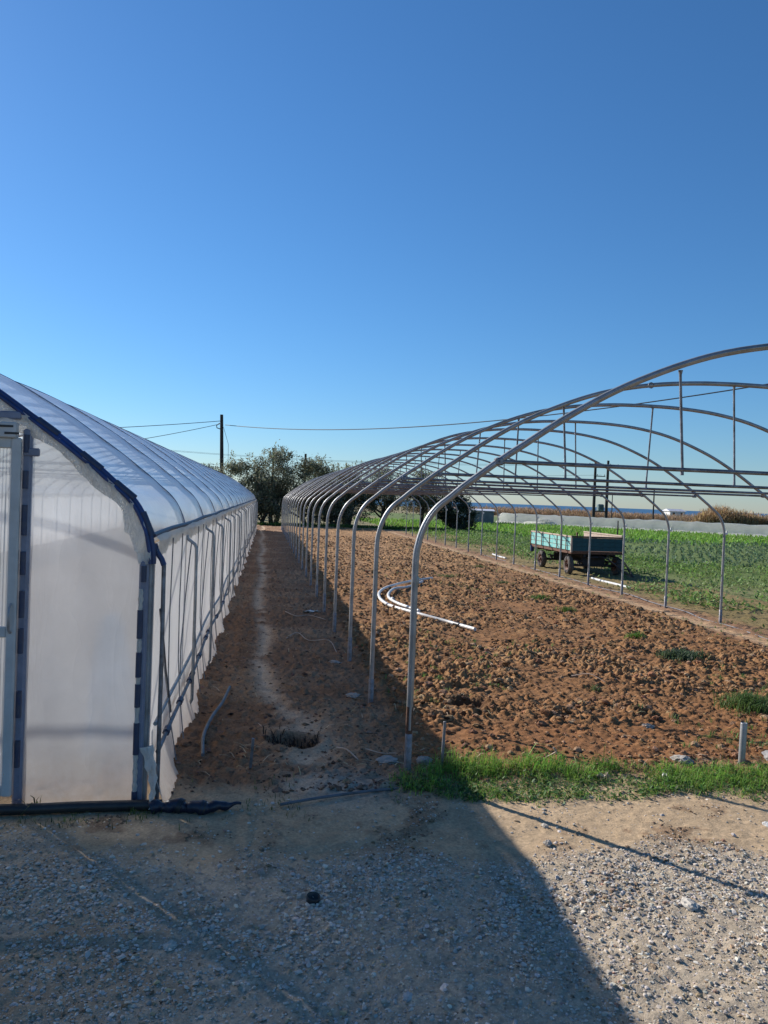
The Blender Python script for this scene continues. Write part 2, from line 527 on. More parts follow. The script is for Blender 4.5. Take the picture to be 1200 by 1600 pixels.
def sea_mat():
    m, nt, o = new_mat('sea water')
    p = N(nt, 'ShaderNodeBsdfPrincipled', Roughness=0.35)
    p.inputs['Base Color'].default_value = (0.025, 0.075, 0.15, 1)
    p.inputs['IOR'].default_value = 1.33
    tc = N(nt, 'ShaderNodeTexCoord')
    nz = N(nt, 'ShaderNodeTexNoise', Scale=0.05, Detail=8.0)
    nt.links.new(tc.outputs['Object'], nz.inputs['Vector'])
    bp = N(nt, 'ShaderNodeBump', Strength=1.0, Distance=3.0)
    nt.links.new(nz.outputs['Fac'], bp.inputs['Height'])
    nt.links.new(bp.outputs[0], p.inputs['Normal'])
    nt.links.new(p.outputs[0], o.inputs['Surface'])
    return m


M['sea'] = sea_mat()

# ------------------------------------------------------------------ layout constants (metres; camera foot at the origin, rows run along +Y)
XL, XR, Y1, SP, SK = 0.998, 7.382, 4.868, 1.7157, -0.0758
N_ARCH = 21
XC = (XL + XR) / 2
GH_Y = 4.473            # front corner of the greenhouse
GH_X = -0.62
GH_DRIFT = 0.0078       # its wall runs very slightly towards the path
GH_LEN = 35.5
HOLES = [(0.29, 5.55, 0.15, 0.20), (1.85, 6.42, 0.13, 0.17)]


def wall_x(y):
    return GH_X + GH_DRIFT * (y - GH_Y)


# ------------------------------------------------------------------ ground: one height and colour function for all near sheets
def masks(x, y):
    n1 = fbm(x, y, 1.3, 4, 31) - 0.5
    n2 = fbm(x, y, 4.0, 3, 41) - 0.5
    n3 = fbm(x, y, 0.6, 3, 51) - 0.5
    till = sstep(1.02, 1.22, x + 0.25 * n2) * (1 - sstep(6.55, 6.85, x + 0.2 * n2)) * sstep(4.92, 5.08, y + 0.25 * n2)
    yard = 1 - sstep(4.45, 4.75, y + 0.35 * n1 + 0.12 * np.sin(x * 2.1))
    # gravel in the yard: loose band, finer towards the camera
    edge = 3.62 - 0.06 * (x - 0.8) + 0.55 * n1 + 0.35 * n2
    grav = yard * (1 - sstep(edge - 0.10, edge + 0.22, y))
    left = sstep(-0.75, -1.05, x + 0.3 * n1 + 0.1 * n2) * (1 - sstep(4.0, 4.35, y + 0.2 * n1))
    grav = np.maximum(grav, left * yard)
    wc = 0.03 + 0.40 * np.exp(-((y - 5.5) / 1.3) ** 2) + 0.05 * np.sin(y * 0.8) + 0.10 * n1
    worn = np.exp(-((x - wc) / (0.088 + 0.10 * np.exp(-((y - 5.6) / 0.8) ** 2) + 0.05 * n2)) ** 2)
    worn = worn * (1 - yard) * sstep(-0.30, 0.15, n1 + n2 * 0.8 + 0.10)
    fan = np.exp(-(((x - 0.55) / 0.32) ** 2 + ((y - 4.66) / 0.28) ** 2))      # pale gritty fan where the path meets the yard
    rut = sum(np.exp(-((x - rx + 0.12 * n1) / 0.16) ** 2) for rx in (2.75, 4.35)) * sstep(6.2, 8.5, y) * 0.8
    till_amp = 1 - 0.6 * rut
    track = np.exp(-((x - 6.95 + 0.15 * n1) / 0.16) ** 2) * sstep(4.5, 6, y)
    green = sstep(7.35, 7.9, x + 0.5 * n1) * sstep(8.0, 11.0, y + 2 * n1)
    return dict(till=till, yard=yard, grav=grav, worn=worn, fan=fan, track=track, green=green, amp=till_amp, rut=rut, n1=n1, n2=n2, n3=n3)


def height(x, y, m=None):
    m = m or masks(x, y)
    z = 0.03 * m['n3'] * (1 - m['yard'])
    # tilled clods
    warpx = x + 0.10 * (fbm(x, y, 14, 3, 71) - 0.5)
    warpy = y + 0.10 * (fbm(x, y, 14, 3, 72) - 0.5)
    c = 0.026 * lumps(warpx, warpy, 0.16, 101, 0.35) + 0.034 * lumps(warpx, warpy, 0.075, 111, 0.55) + 0.036 * lumps(x, y, 0.042, 121, 0.6) + 0.055 * (fbm(x, y, 22, 4, 124, .6) - .5)
    patch = 0.6 + 0.9 * sstep(-0.22, 0.22, m['n1'] + .4 * m['n2'])
    front = 0.55 + 0.45 * sstep(5.1, 6.6, y)
    z = z + m['till'] * (0.85 * c * patch * front * m['amp'] + 0.05 * m['n1'] + 0.02 - 0.018 * m['rut'])
    # path: trampled crumbs
    pth = (1 - m['till']) * (1 - m['yard']) * (1 - 0.75 * m['worn']) * (1 - 0.6 * m['track'])
    z = z + pth * (0.026 * lumps(warpx, warpy, 0.08, 131, 0.45) + 0.022 * lumps(x, y, 0.04, 141, 0.6) + 0.014 * (fbm(x, y, 24, 3, 144) - .5) + 0.03 * m['n2']) - 0.012 * m['worn']
    # yard
    z = z + m['yard'] * (0.020 * m['n1'] + 0.012 * m['n2'] + 0.004 * lumps(x, y, 0.03, 151, 0.6) * 2)
    z = z + m['grav'] * (0.010 * lumps(x, y, 0.05, 161, 0.6) + 0.012 * (fbm(x, y, 40, 3, 166) - .5))
    for (hx, hy, r, d) in HOLES:
        e = ((x - hx) / r) ** 2 + ((y - hy) / (r * 0.95)) ** 2 + 0.6 * m['n2']
        z = z - d * np.exp(-e ** 2 * 1.3) + 0.02 * np.exp(-((np.sqrt(np.clip(e, 0, None)) - 1.45) / 0.35) ** 2)
    # bank of loose earth against the greenhouse skirt
    z = z + 0.05 * np.exp(-((x - wall_x(y) - 0.10) / 0.10) ** 2) * (1 - m['yard']) * (0.5 + m['n1'])
    return z


def ground_color(x, y, m):
    def mix(a, b, t):
        return a * (1 - t[:, None]) + np.asarray(b)[None, :] * t[:, None]
    fine = fbm(x, y, 14, 3, 61) - 0.5
    base = np.tile(np.array([0.255, 0.150, 0.092]), (len(x), 1))
    base = mix(base, (0.345, 0.23, 0.150), sstep(-0.05, 0.2, m['n1'] + 0.5 * m['n3']) * 0.8)
    base = mix(base, (0.225, 0.120, 0.058), m['till'])
    base = mix(base, (0.335, 0.205, 0.108), m['till'] * sstep(-0.1, 0.25, m['n1'] + 0.6 * fine) * 0.75)
    base = mix(base, (0.225, 0.105, 0.046), m['till'] * (1 - sstep(5.4, 6.6, y + m['n1'])) * 0.6)
    base = mix(base, (0.350, 0.220, 0.120), m['till'] * sstep(14, 24, y) * 0.7)
    base = mix(base, (0.540, 0.425, 0.325), m['worn'] * 0.9)
    base = mix(base, (0.450, 0.320, 0.205), m['track'] * 0.85)
    base = mix(base, (0.440, 0.340, 0.235), m['yard'])
    blot = sstep(0.05, 0.15, m['n2'] + 0.6 * fine) * sstep(-0.12, 0.10, m['n1'])
    base = mix(base, (0.215, 0.145, 0.095), m['yard'] * blot * 0.8)
    base = mix(base, (0.400, 0.352, 0.290), m['grav'] * 0.92)
    base = mix(base, (0.360, 0.275, 0.195), m['grav'] * sstep(0.03, 0.2, -m['n1'] + 0.6 * m['n2']) * 0.7)
    base = mix(base, (0.430, 0.395, 0.350), np.clip(m['fan'] * 1.1, 0, 1) * 0.75)
    base = mix(base, (0.16, 0.165, 0.065), m['green'] * 0.6)
    for (hx, hy, r, d) in HOLES:
        e = ((x - hx) / (r * 1.35)) ** 2 + ((y - hy) / (r * 1.5)) ** 2 + m['n2']
        base = mix(base, (0.050, 0.032, 0.022), np.exp(-np.clip(e, 0, None) ** 2) * 0.92)
    return np.clip(base * np.array([1.08, 0.99, 0.86]) * (1 + 0.5 * fine)[:, None], 0.01, 1)


def yrows(y0, y1, step, k):
    r = [y0]
    while r[-1] < y1:
        r.append(r[-1] + max(step, k * r[-1]))
    return np.array(r)


def ground_sheet(name, xs, ys, sink=0.03):
    X, Y = np.meshgrid(xs, ys)
    x, y = X.ravel(), Y.ravel()
    m = masks(x, y)
    z = height(x, y, m)
    edge = (x <= xs[0] + 1e-6) | (x >= xs[-1] - 1e-6) | (y <= ys[0] + 1e-6) | (y >= ys[-1] - 1e-6)
    z = np.where(edge, z - sink, z)
    nx, ny = len(xs), len(ys)
    i = np.arange(ny - 1)[:, None] * nx + np.arange(nx - 1)[None, :]
    F = np.stack([i, i + 1, i + 1 + nx, i + nx], -1).reshape(-1, 4)
    me = np_mesh(name, np.stack([x, y, z], 1), F, M['ground'], ground_color(x, y, m), smooth=True)
    return tag(link(name, me), kind='structure')


ground_sheet('gravel_yard', np.arange(-3.6, 5.6, 0.018), np.concatenate([np.arange(0.4, 2.2, 0.06), np.arange(2.2, 4.92, 0.017)]))
ground_sheet('path', np.arange(-0.95, 1.16, 0.016), yrows(4.86, 46, 0.016, 0.0036))
ground_sheet('tilled_soil', np.arange(1.08, 7.05, 0.014), yrows(4.84, 9.6, 0.014, 0.0021))
ground_sheet('tilled_soil', np.arange(1.08, 7.05, 0.027), yrows(9.5, 46, 0.02, 0.0034))
ground_sheet('field_edge', np.arange(6.98, 10.2, 0.04), yrows(4.84, 46, 0.03, 0.005), sink=0.09)


def far_ground():
    xs = np.concatenate([np.linspace(-260, -20, 30), np.linspace(-18, 60, 60), np.linspace(64, 420, 40)])
    ys = np.concatenate([np.linspace(-60, 0, 12), np.linspace(2, 100, 90), np.linspace(104, 222, 30), [228, 236]])
    X, Y = np.meshgrid(xs, ys)
    x, y = X.ravel(), Y.ravel()
    z = -0.075 + 0.10 * (fbm(x, y, 0.12, 3, 5) - 0.5) * sstep(30, 60, y + np.abs(x))
    z = np.where(y > 225, -6, z)
    z = np.where(y > 232, -18, z)
    n = fbm(x, y, 0.15, 3, 8)
    nx, ny = len(xs), len(ys)
    i = np.arange(ny - 1)[:, None] * nx + np.arange(nx - 1)[None, :]
    F = np.stack([i, i + 1, i + 1 + nx, i + nx], -1).reshape(-1, 4)
    g = np.tile(np.array([0.13, 0.175, 0.05]), (len(x), 1))
    dry = np.array([0.30, 0.215, 0.13])
    t = (1 - sstep(44, 46, y)) * (1 - sstep(7, 9, x))                # bare earth around the tunnels
    t = np.maximum(t, sstep(95, 110, y) * 0.7)
    t = np.maximum(t, (1 - sstep(20, 30, y)) * 0.45 * sstep(.35, .6, n))
    t = np.maximum(t, (1 - sstep(11.5, 12.5, x)) * sstep(45, 46.5, y) * 0.6)  # leaf litter under the trees
    c = g * (1 - t[:, None]) + dry * t[:, None]
    c = c * (0.8 + 0.4 * n[:, None])
    return tag(link('ground', np_mesh('ground', np.stack([x, y, z], 1), F, M['ground'], c, True)), kind='structure')


far_ground()
me = np_mesh('sea', np.array([(-30000, 150, -12), (40000, 150, -12), (40000, 45000, -12), (-30000, 45000, -12)], float), np.array([[0, 1, 2, 3]]), M['sea'])
tag(link('sea', me), kind='structure')

# ------------------------------------------------------------------ scatter tools
ICO_V, ICO_F = None, None


def ico(sub=0):
    t = (1 + 5 ** .5) / 2
    v = [(-1, t, 0), (1, t, 0), (-1, -t, 0), (1, -t, 0), (0, -1, t), (0, 1, t), (0, -1, -t), (0, 1, -t), (t, 0, -1), (t, 0, 1), (-t, 0, -1), (-t, 0, 1)]
    f = [(0, 11, 5), (0, 5, 1), (0, 1, 7), (0, 7, 10), (0, 10, 11), (1, 5, 9), (5, 11, 4), (11, 10, 2), (10, 7, 6), (7, 1, 8), (3, 9, 4), (3, 4, 2), (3, 2, 6), (3, 6, 8), (3, 8, 9), (4, 9, 5), (2, 4, 11), (6, 2, 10), (8, 6, 7), (9, 8, 1)]
    v = [Vector(p).normalized() for p in v]
    for _ in range(sub):
        cache, nf = {}, []
        def mid(a, b):
            k = (min(a, b), max(a, b))
            if k not in cache:
                cache[k] = len(v); v.append(((v[a] + v[b]) / 2).normalized())
            return cache[k]
        for a, b, c in f:
            x, y, z = mid(a, b), mid(b, c), mid(c, a)
            nf += [(a, x, z), (b, y, x), (c, z, y), (x, y, z)]
        f = nf
    return np.array([tuple(p) for p in v]), np.array(f)


def rand_rot(n, flat=False):
    if flat:
        a = RNG.uniform(0, 2 * np.pi, n)
        tx, ty = RNG.normal(0, .25, n), RNG.normal(0, .25, n)
        Rz = np.zeros((n, 3, 3)); c, s = np.cos(a), np.sin(a)
        Rz[:, 0, 0] = c; Rz[:, 0, 1] = -s; Rz[:, 1, 0] = s; Rz[:, 1, 1] = c; Rz[:, 2, 2] = 1
        Rx = np.zeros((n, 3, 3)); c, s = np.cos(tx), np.sin(tx)
        Rx[:, 0, 0] = 1; Rx[:, 1, 1] = c; Rx[:, 1, 2] = -s; Rx[:, 2, 1] = s; Rx[:, 2, 2] = c
        return Rx @ Rz
    q = RNG.normal(size=(n, 4)); q /= np.linalg.norm(q, axis=1)[:, None]
    w, x, y, z = q.T
    return np.stack([np.stack([1 - 2 * (y * y + z * z), 2 * (x * y - z * w), 2 * (x * z + y * w)], -1),
                     np.stack([2 * (x * y + z * w), 1 - 2 * (x * x + z * z), 2 * (y * z - x * w)], -1),
                     np.stack([2 * (x * z - y * w), 2 * (y * z + x * w), 1 - 2 * (x * x + y * y)], -1)], 1)


def rubble(pos, size, color, sub=0, jag=0.25, flat=(1, 1, 0.7)):
    """angular lumps at pos (n,3) with radii size (n,), per-lump colour (n,3)"""
    if sub < 0:      # octahedral chips
        bv = np.array([(1, 0, 0), (-1, 0, 0), (0, 1, 0), (0, -1, 0), (0, 0, 1), (0, 0, -1)], float)
        bf = np.array([(0, 2, 4), (2, 1, 4), (1, 3, 4), (3, 0, 4), (2, 0, 5), (1, 2, 5), (3, 1, 5), (0, 3, 5)])
    else:
        bv, bf = ico(sub)
    n, k = len(pos), len(bv)
    V = np.repeat(bv[None], n, 0) * (1 + RNG.uniform(-jag, jag, (n, k, 1)))
    sc = np.stack([RNG.uniform(.75, 1.3, n), RNG.uniform(.75, 1.3, n), RNG.uniform(.6, 1.0, n)], -1) * np.array(flat)
    V = V * sc[:, None, :]
    V = np.einsum('nij,nkj->nki', rand_rot(n, flat=True), V) * size[:, None, None] + pos[:, None, :]
    F = bf[None] + (np.arange(n) * k)[:, None, None]
    C = np.repeat(color[:, None, :], k, 1)
    return V.reshape(-1, 3), F.reshape(-1, 3), C.reshape(-1, 3)


def blades(pos, length, width, color, lean=0.5):
    """grass blades: tapered, bent, 3 tris each"""
    n = len(pos)
    a = RNG.uniform(0, 2 * np.pi, n)
    d = np.stack([np.cos(a), np.sin(a), np.zeros(n)], -1)
    s = np.stack([-np.sin(a), np.cos(a), np.zeros(n)], -1) * width[:, None]
    l = np.abs(RNG.normal(lean, lean * .5, n))[:, None]
    up = np.array([0, 0, 1.0])
    mid = pos + (up * 0.6 + d * l * 0.25) * length[:, None]
    tip = pos + (up * (1.0 - 0.35 * l) + d * l * 0.9) * length[:, None]
    V = np.stack([pos - s, pos + s, mid - s * .75, mid + s * .75, tip], 1)
    F = np.array([(0, 1, 3), (0, 3, 2), (2, 3, 4)])[None] + (np.arange(n) * 5)[:, None, None]
    C = np.repeat(color[:, None, :], 5, 1)
    return V.reshape(-1, 3), F.reshape(-1, 3), C.reshape(-1, 3)


def leaves(pos, length, width, color, nrm=None, up=0.3):
    """leaf quads (diamond-ish) with random heading; up: how much they stand up"""
    n = len(pos)
    a = RNG.uniform(0, 2 * np.pi, n)
    e = RNG.normal(up, .45, n)
    d = np.stack([np.cos(a) * np.cos(e), np.sin(a) * np.cos(e), np.sin(e)], -1)
    s = np.stack([-np.sin(a), np.cos(a), RNG.normal(0, .35, n)], -1)
    s /= np.linalg.norm(s, axis=1)[:, None]
    L, W = length[:, None], width[:, None]
    V = np.stack([pos, pos + d * L * .5 + s * W * .5, pos + d * L, pos + d * L * .5 - s * W * .5], 1)
    F = np.array([(0, 1, 2, 3)])[None] + (np.arange(n) * 4)[:, None, None]
    C = np.repeat(color[:, None, :], 4, 1)
    return V.reshape(-1, 3), F.reshape(-1, 4), C.reshape(-1, 3)


def tint(base, n, dv=0.2, dh=0.06):
    c = np.array(base)[None] * (1 + RNG.normal(0, dv, (n, 1))) * (1 + RNG.normal(0, dh, (n, 3)))
    return np.clip(c, 0.005, 0.9)


def merge(parts):
    V, F, C, b = [], [], [], 0
    for v, f, c in parts:
        V.append(v); F.append(f + b); C.append(c); b += len(v)
    return np.concatenate(V), np.concatenate(F), np.concatenate(C)


# ------------------------------------------------------------------ gravel, clods, straw
def scatter_gravel():
    n = 130000
    x = RNG.uniform(-2.0, 4.6, n); y = 2.1 + 2.4 * RNG.uniform(0, 1, n) ** 1.0
    keepv = (x > -1.9 - 0.0 * y) & (x < 0.45 + 1.02 * y) & (x > -0.42 * y - 0.35)
    x, y = x[keepv], y[keepv]
    m = masks(x, y)
    p = m['grav'] * (0.72 + 0.28 * sstep(-.12, .12, m['n2'] + .5 * m['n1'])) + m['yard'] * (1 - m['grav']) * (0.035 + 0.13 * sstep(.05, .2, m['n2']))
    k = RNG.uniform(0, 1, len(x)) < p
    x, y = x[k], y[k]
    m = masks(x, y)
    band = np.exp(-((y - 3.25 + 0.05 * (x - .8)) / 0.42) ** 2)
    size = RNG.lognormal(math.log(0.0031), 0.52, len(x)) * (0.9 + 0.55 * band * sstep(-.2, .15, m['n1'] + m['n2'])) * (1 + 0.25 * (m['grav'] < .3))
    size = np.clip(size, 0.0016, 0.0125)
    z = height(x, y, m) + size * RNG.uniform(-.10, .40, len(x))
    col = tint((0.52, 0.46, 0.385), len(x), .17, .025)
    br = RNG.uniform(0, 1, len(x)) < 0.2
    col[br] = tint((0.40, 0.285, 0.18), br.sum(), .2, .05)
    P = np.stack([x, y, z], -1)
    sm = size < .0042
    V, F, C = merge([rubble(P[sm], size[sm] * 1.15, col[sm], -1, .45), rubble(P[~sm], size[~sm], col[~sm], 0, .42)])
    tag(link('gravel', np_mesh('gravel', V, F, M['stone'], C)), 'loose grey crushed gravel strewn over the yard', 'gravel', kind='stuff')


scatter_gravel()


def scatter_clods():
    n = 60000
    y = 4.95 + 30 * RNG.uniform(0, 1, n) ** 2.2
    x = RNG.uniform(1.1, 6.75, n)
    m = masks(x, y)
    k = (RNG.uniform(0, 1, n) < m['till'] * (0.25 + 0.75 * sstep(-.15, .2, m['n1']))) & (x < .66 * y + .8)
    x, y = x[k][:27000], y[k][:27000]
    m = masks(x, y)
    size = np.clip(RNG.lognormal(math.log(0.0085), .62, len(x)) * (1 + 0.05 * np.clip(y - 5, 0, 12)), 0.004, .042) * (0.75 + 0.25 * sstep(5.2, 6.5, y))
    z = height(x, y, m) + size * .15
    col = tint((0.215, 0.115, 0.058), len(x), .32, .06)
    dry = RNG.uniform(0, 1, len(x)) < .35
    col[dry] = tint((0.33, 0.205, 0.115), dry.sum(), .2, .04)
    big = (size > .021) & (y < 10)
    P = np.stack([x, y, z], -1)
    sm = (size < .0075) & ~big
    md = ~big & ~sm
    V, F, C = merge([rubble(P[big], size[big], col[big], 1, .27, (1, 1, .8)), rubble(P[md], size[md], col[md], 0, .3, (1, 1, .8)), rubble(P[sm], size[sm], col[sm], -1, .35, (1, 1, .8))])
    tag(link('soil_clods', np_mesh('soil_clods', V, F, M['clod'], C, False)), 'loose crumbly red brown clods lying on the tilled soil', 'soil', kind='stuff')
    # brown crumbs on the darker patches of the yard
    n = 30000
    x = RNG.uniform(-2.0, 4.6, n); y = RNG.uniform(2.3, 4.5, n)
    m = masks(x, y)
    k = RNG.uniform(0, 1, n) < m['yard'] * sstep(0.05, 0.15, m['n2']) * sstep(-.12, .1, m['n1']) * (1 - .6 * m['grav'])
    x, y = x[k][:4500], y[k][:4500]
    m = masks(x, y)
    size = np.clip(RNG.lognormal(math.log(0.0045), .5, len(x)), .002, .014)
    V, F, C = rubble(np.stack([x, y, height(x, y, m) + size * .2], -1), size, tint((0.24, 0.16, 0.10), len(x), .25, .05), -1, .3, (1, 1, .7))
    tag(link('yard_crumbs', np_mesh('yard_crumbs', V, F, M['clod'], C)), 'brown earth crumbs in darker patches on the yard dirt', 'soil', kind='stuff')
    # crumbs on the path
    n = 5000
    y = 4.6 + 14 * RNG.uniform(0, 1, n) ** 2
    x = RNG.uniform(-0.55, 1.1, n)
    m = masks(x, y)
    k = RNG.uniform(0, 1, n) < (1 - m['till']) * (1 - m['yard']) * (1 - .8 * m['worn'])
    x, y = x[k], y[k]
    m = masks(x, y)
    size = np.clip(RNG.lognormal(math.log(0.008), .5, len(x)), .004, .03)
    V, F, C = rubble(np.stack([x, y, height(x, y, m) + size * .2], -1), size, tint((0.19, 0.12, 0.08), len(x), .3, .05), -1, .3, (1, 1, .7))
    tag(link('path_crumbs', np_mesh('path_crumbs', V, F, M['clod'], C)), 'small dark earth crumbs along the trodden path', 'soil', kind='stuff')


scatter_clods()


def scatter_straw():
    n = 4200
    y = 4.9 + 22 * RNG.uniform(0, 1, n) ** 2
    x = RNG.uniform(-0.4, 6.9, n)
    m = masks(x, y)
    k = RNG.uniform(0, 1, n) < (0.75 * m['till'] * sstep(-.1, .2, m['n1']) + 0.22 * (1 - m['till']))
    x, y = x[k], y[k]
    z = height(x, y) + 0.018
    n = len(x)
    a = RNG.uniform(0, np.pi, n)
    L = RNG.uniform(.02, .15, n)[:, None]
    w = RNG.uniform(.0015, .0035, n)[:, None]
    d = np.stack([np.cos(a), np.sin(a), RNG.normal(0, .2, n)], -1)
    s = np.stack([-np.sin(a), np.cos(a), np.zeros(n)], -1)
    P = np.stack([x, y, z], -1)
    up = np.array([0, 0, .012])
    V = np.stack([P - d * L / 2 - s * w, P - d * L / 2 + s * w, P + up + s * w, P + up - s * w, P + d * L / 2 + s * w, P + d * L / 2 - s * w], 1)
    F = np.array([(0, 1, 2, 3), (3, 2, 4, 5)])[None] + (np.arange(n) * 6)[:, None, None]
    C = np.repeat(tint((0.50, 0.38, 0.23), n, .25, .05)[:, None, :], 6, 1)
    tag(link('straw_litter', np_mesh('straw_litter', V.reshape(-1, 3), F.reshape(-1, 4), M['straw'], C.reshape(-1, 3))), 'thin dry straw and roots scattered over the soil', 'straw', kind='stuff')


scatter_straw()

# ------------------------------------------------------------------ tunnel frame (right)
PROF = [(0, -0.12), (0, 0.5), (0, 1.0), (0.0, 1.38), (.012, 1.50), (.04, 1.60), (.085, 1.69), (.14, 1.757), (.21, 1.815), (.29, 1.885), (.38, 1.955), (.48, 2.032), (.59, 2.112), (.69, 2.180), (.885, 2.315), (1.09, 2.445), (1.3, 2.563), (1.52, 2.665), (1.77, 2.765), (2.03, 2.845), (2.33, 2.905), (2.6, 2.938), (2.9, 2.957), (3.192, 2.962)]


def arch_path(width, per=3):
    """list of (x from the near foot, z) right across"""
    k = width / 2 / 3.192
    half = catmull([(a * k if a > 1 else a * (k if k < 1 else 1), b, 0) for a, b in PROF], per)
    half = [(p.x, p.y) for p in half]
    return half + [(width - a, b) for a, b in reversed(half[:-1])]


def build_frame():
    root = empty('tunnel_frame', (XL, Y1, 0))
    tag(root, 'bare skeleton tunnel of bent galvanised steel arches over tilled soil', 'tunnel frame')
    W = XR - XL
    ap = arch_path(W)
    mb = MB()
    mb.tube([(x, SK * x, z) for x, z in ap], 0.0205, 10)
    arch_me = mb.mesh('arch', M['galv'])
    mb = MB()
    mb.tube([(x, SK * x, z) for x, z in ap], 0.0225, 12)
    for dz in (0.0,):
        mb.tube([(x + (0.0 if z < 1.4 else 0.0), SK * x - 0.021, z) for x, z in ap if z > 0.25], 0.0085, 6)
    end_me = mb.mesh('arch', M['galv'])
    i0 = next(i for i, p in enumerate(ap) if p[1] > 2.06)
    bx = ap[i0][0]
    mb = MB()
    mb.tube([(bx - 0.06, SK * bx, 2.045), (W / 2, SK * W / 2, 2.040), (W - bx + 0.06, SK * (W - bx), 2.045)], 0.0138, 8)
    beam_me = mb.mesh('chord_beam', M['galv_dark'])

    def prof_z(x):
        for a, b in zip(ap[:-1], ap[1:]):
            if a[0] <= x <= b[0] and b[0] > a[0]:
                return a[1] + (b[1] - a[1]) * (x - a[0]) / (b[0] - a[0])
        return 2.9
    mb = MB(); mb.lathe([(0.0245, -0.1), (0.0245, 0.245), (0.0205, 0.25)], n=12)
    sl_me = mb.mesh('ground_sleeve', M['sleeve'])
    mb = MB(); mb.box((0, 0, 0), (0.05, 0.06, 0.035), bevel=0.008); mb.box((0.02, 0, 0.03), (0.02, 0.02, 0.04))
    cl_me = mb.mesh('clamp', M['white_pvc'])
    mb = MB(); mb.box((0, 0, 0), (0.055, 0.058, 0.05), bevel=.008); mb.tube([(0, -.045, 0), (0, .045, 0)], .008, 6)
    bc_me = mb.mesh('beam_clamp', M['galv_dark'])
    for k in range(N_ARCH):
        rr = random.Random(100 + k)
        jy = 0.0 if k == 0 else rr.uniform(-.05, .05)
        a = link('arch', end_me if k == 0 else arch_me, root)
        a.location = (0, k * SP + jy, rr.uniform(-.012, .012))
        a.rotation_euler = (rr.uniform(-.006, .006), rr.uniform(-.0015, .0015), rr.uniform(-.005, .005))
        a.scale = (1, 1, rr.uniform(.994, 1.006) if k else 1.011)
        for (fx, s) in ((0, 1), (W, 1)):
            c = link('ground_sleeve', sl_me, a)
            c.location = (fx, SK * fx, rr.uniform(-.05, .06))
        c = link('clamp', cl_me, a)
        c.location = (W + 0.02, SK * W, 1.43)
        b = link('chord_beam', beam_me, root)
        b.location = (0, k * SP + jy, rr.uniform(-.015, .015) + (0.02 if k == 0 else 0))
        if k < 8:
            for fx in (bx - .03, W - bx + .03):
                c = link('beam_clamp', bc_me, b); c.location = (fx, SK * fx, 2.045)
        for j, fx in enumerate((0.275, 0.51 if k else 0.70)):
            sx = W * fx + rr.uniform(-.08, .08)
            if k == 0 and j == 0: sx = 1.77
            if k == 1: sx = (1.66, 3.23)[j]
            tx = sx + rr.uniform(-.05, .05)
            if k == 1 and j == 0: tx = 1.62
            mb = MB()
            zt = prof_z(tx) - 0.015
            mb.tube([(tx, SK * tx, zt), (tx, SK * tx, zt - 0.03), (sx, SK * sx, 2.09), (sx, SK * sx, 2.035)], [.016, .0095, .0095, .013], 7)
            s = mb.build('strut', M['galv_dark'], root)
            s.location = (0, k * SP + jy, 0)
    # dark joint collar on the nearest foot and the small eye under its bow
    mb = MB(); mb.lathe([(0.0235, 0), (0.0255, 0.006), (0.0255, 0.05), (0.0235, 0.056)], n=12)
    mb.build('joint_collar', M['galv'], root).location = (0.004, 0, 1.245)
    mb = MB(); mb.tube([(0.018 * math.cos(t * .7), 0, 0.018 * math.sin(t * .7)) for t in range(9)], .004, 6)
    mb.build('eye_bolt', M['galv_dark'], root).location = (1.53, SK * 1.53, prof_z(1.53) - 0.045)
    # rusty band low on the nearest post
    mb = MB(); mb.lathe([(0.0228, 0.25), (0.0232, 0.26), (0.0230, 0.42), (0.0224, 0.45)], n=14)
    mb.build('rust_band', M['rust'], root)
    return root


build_frame()

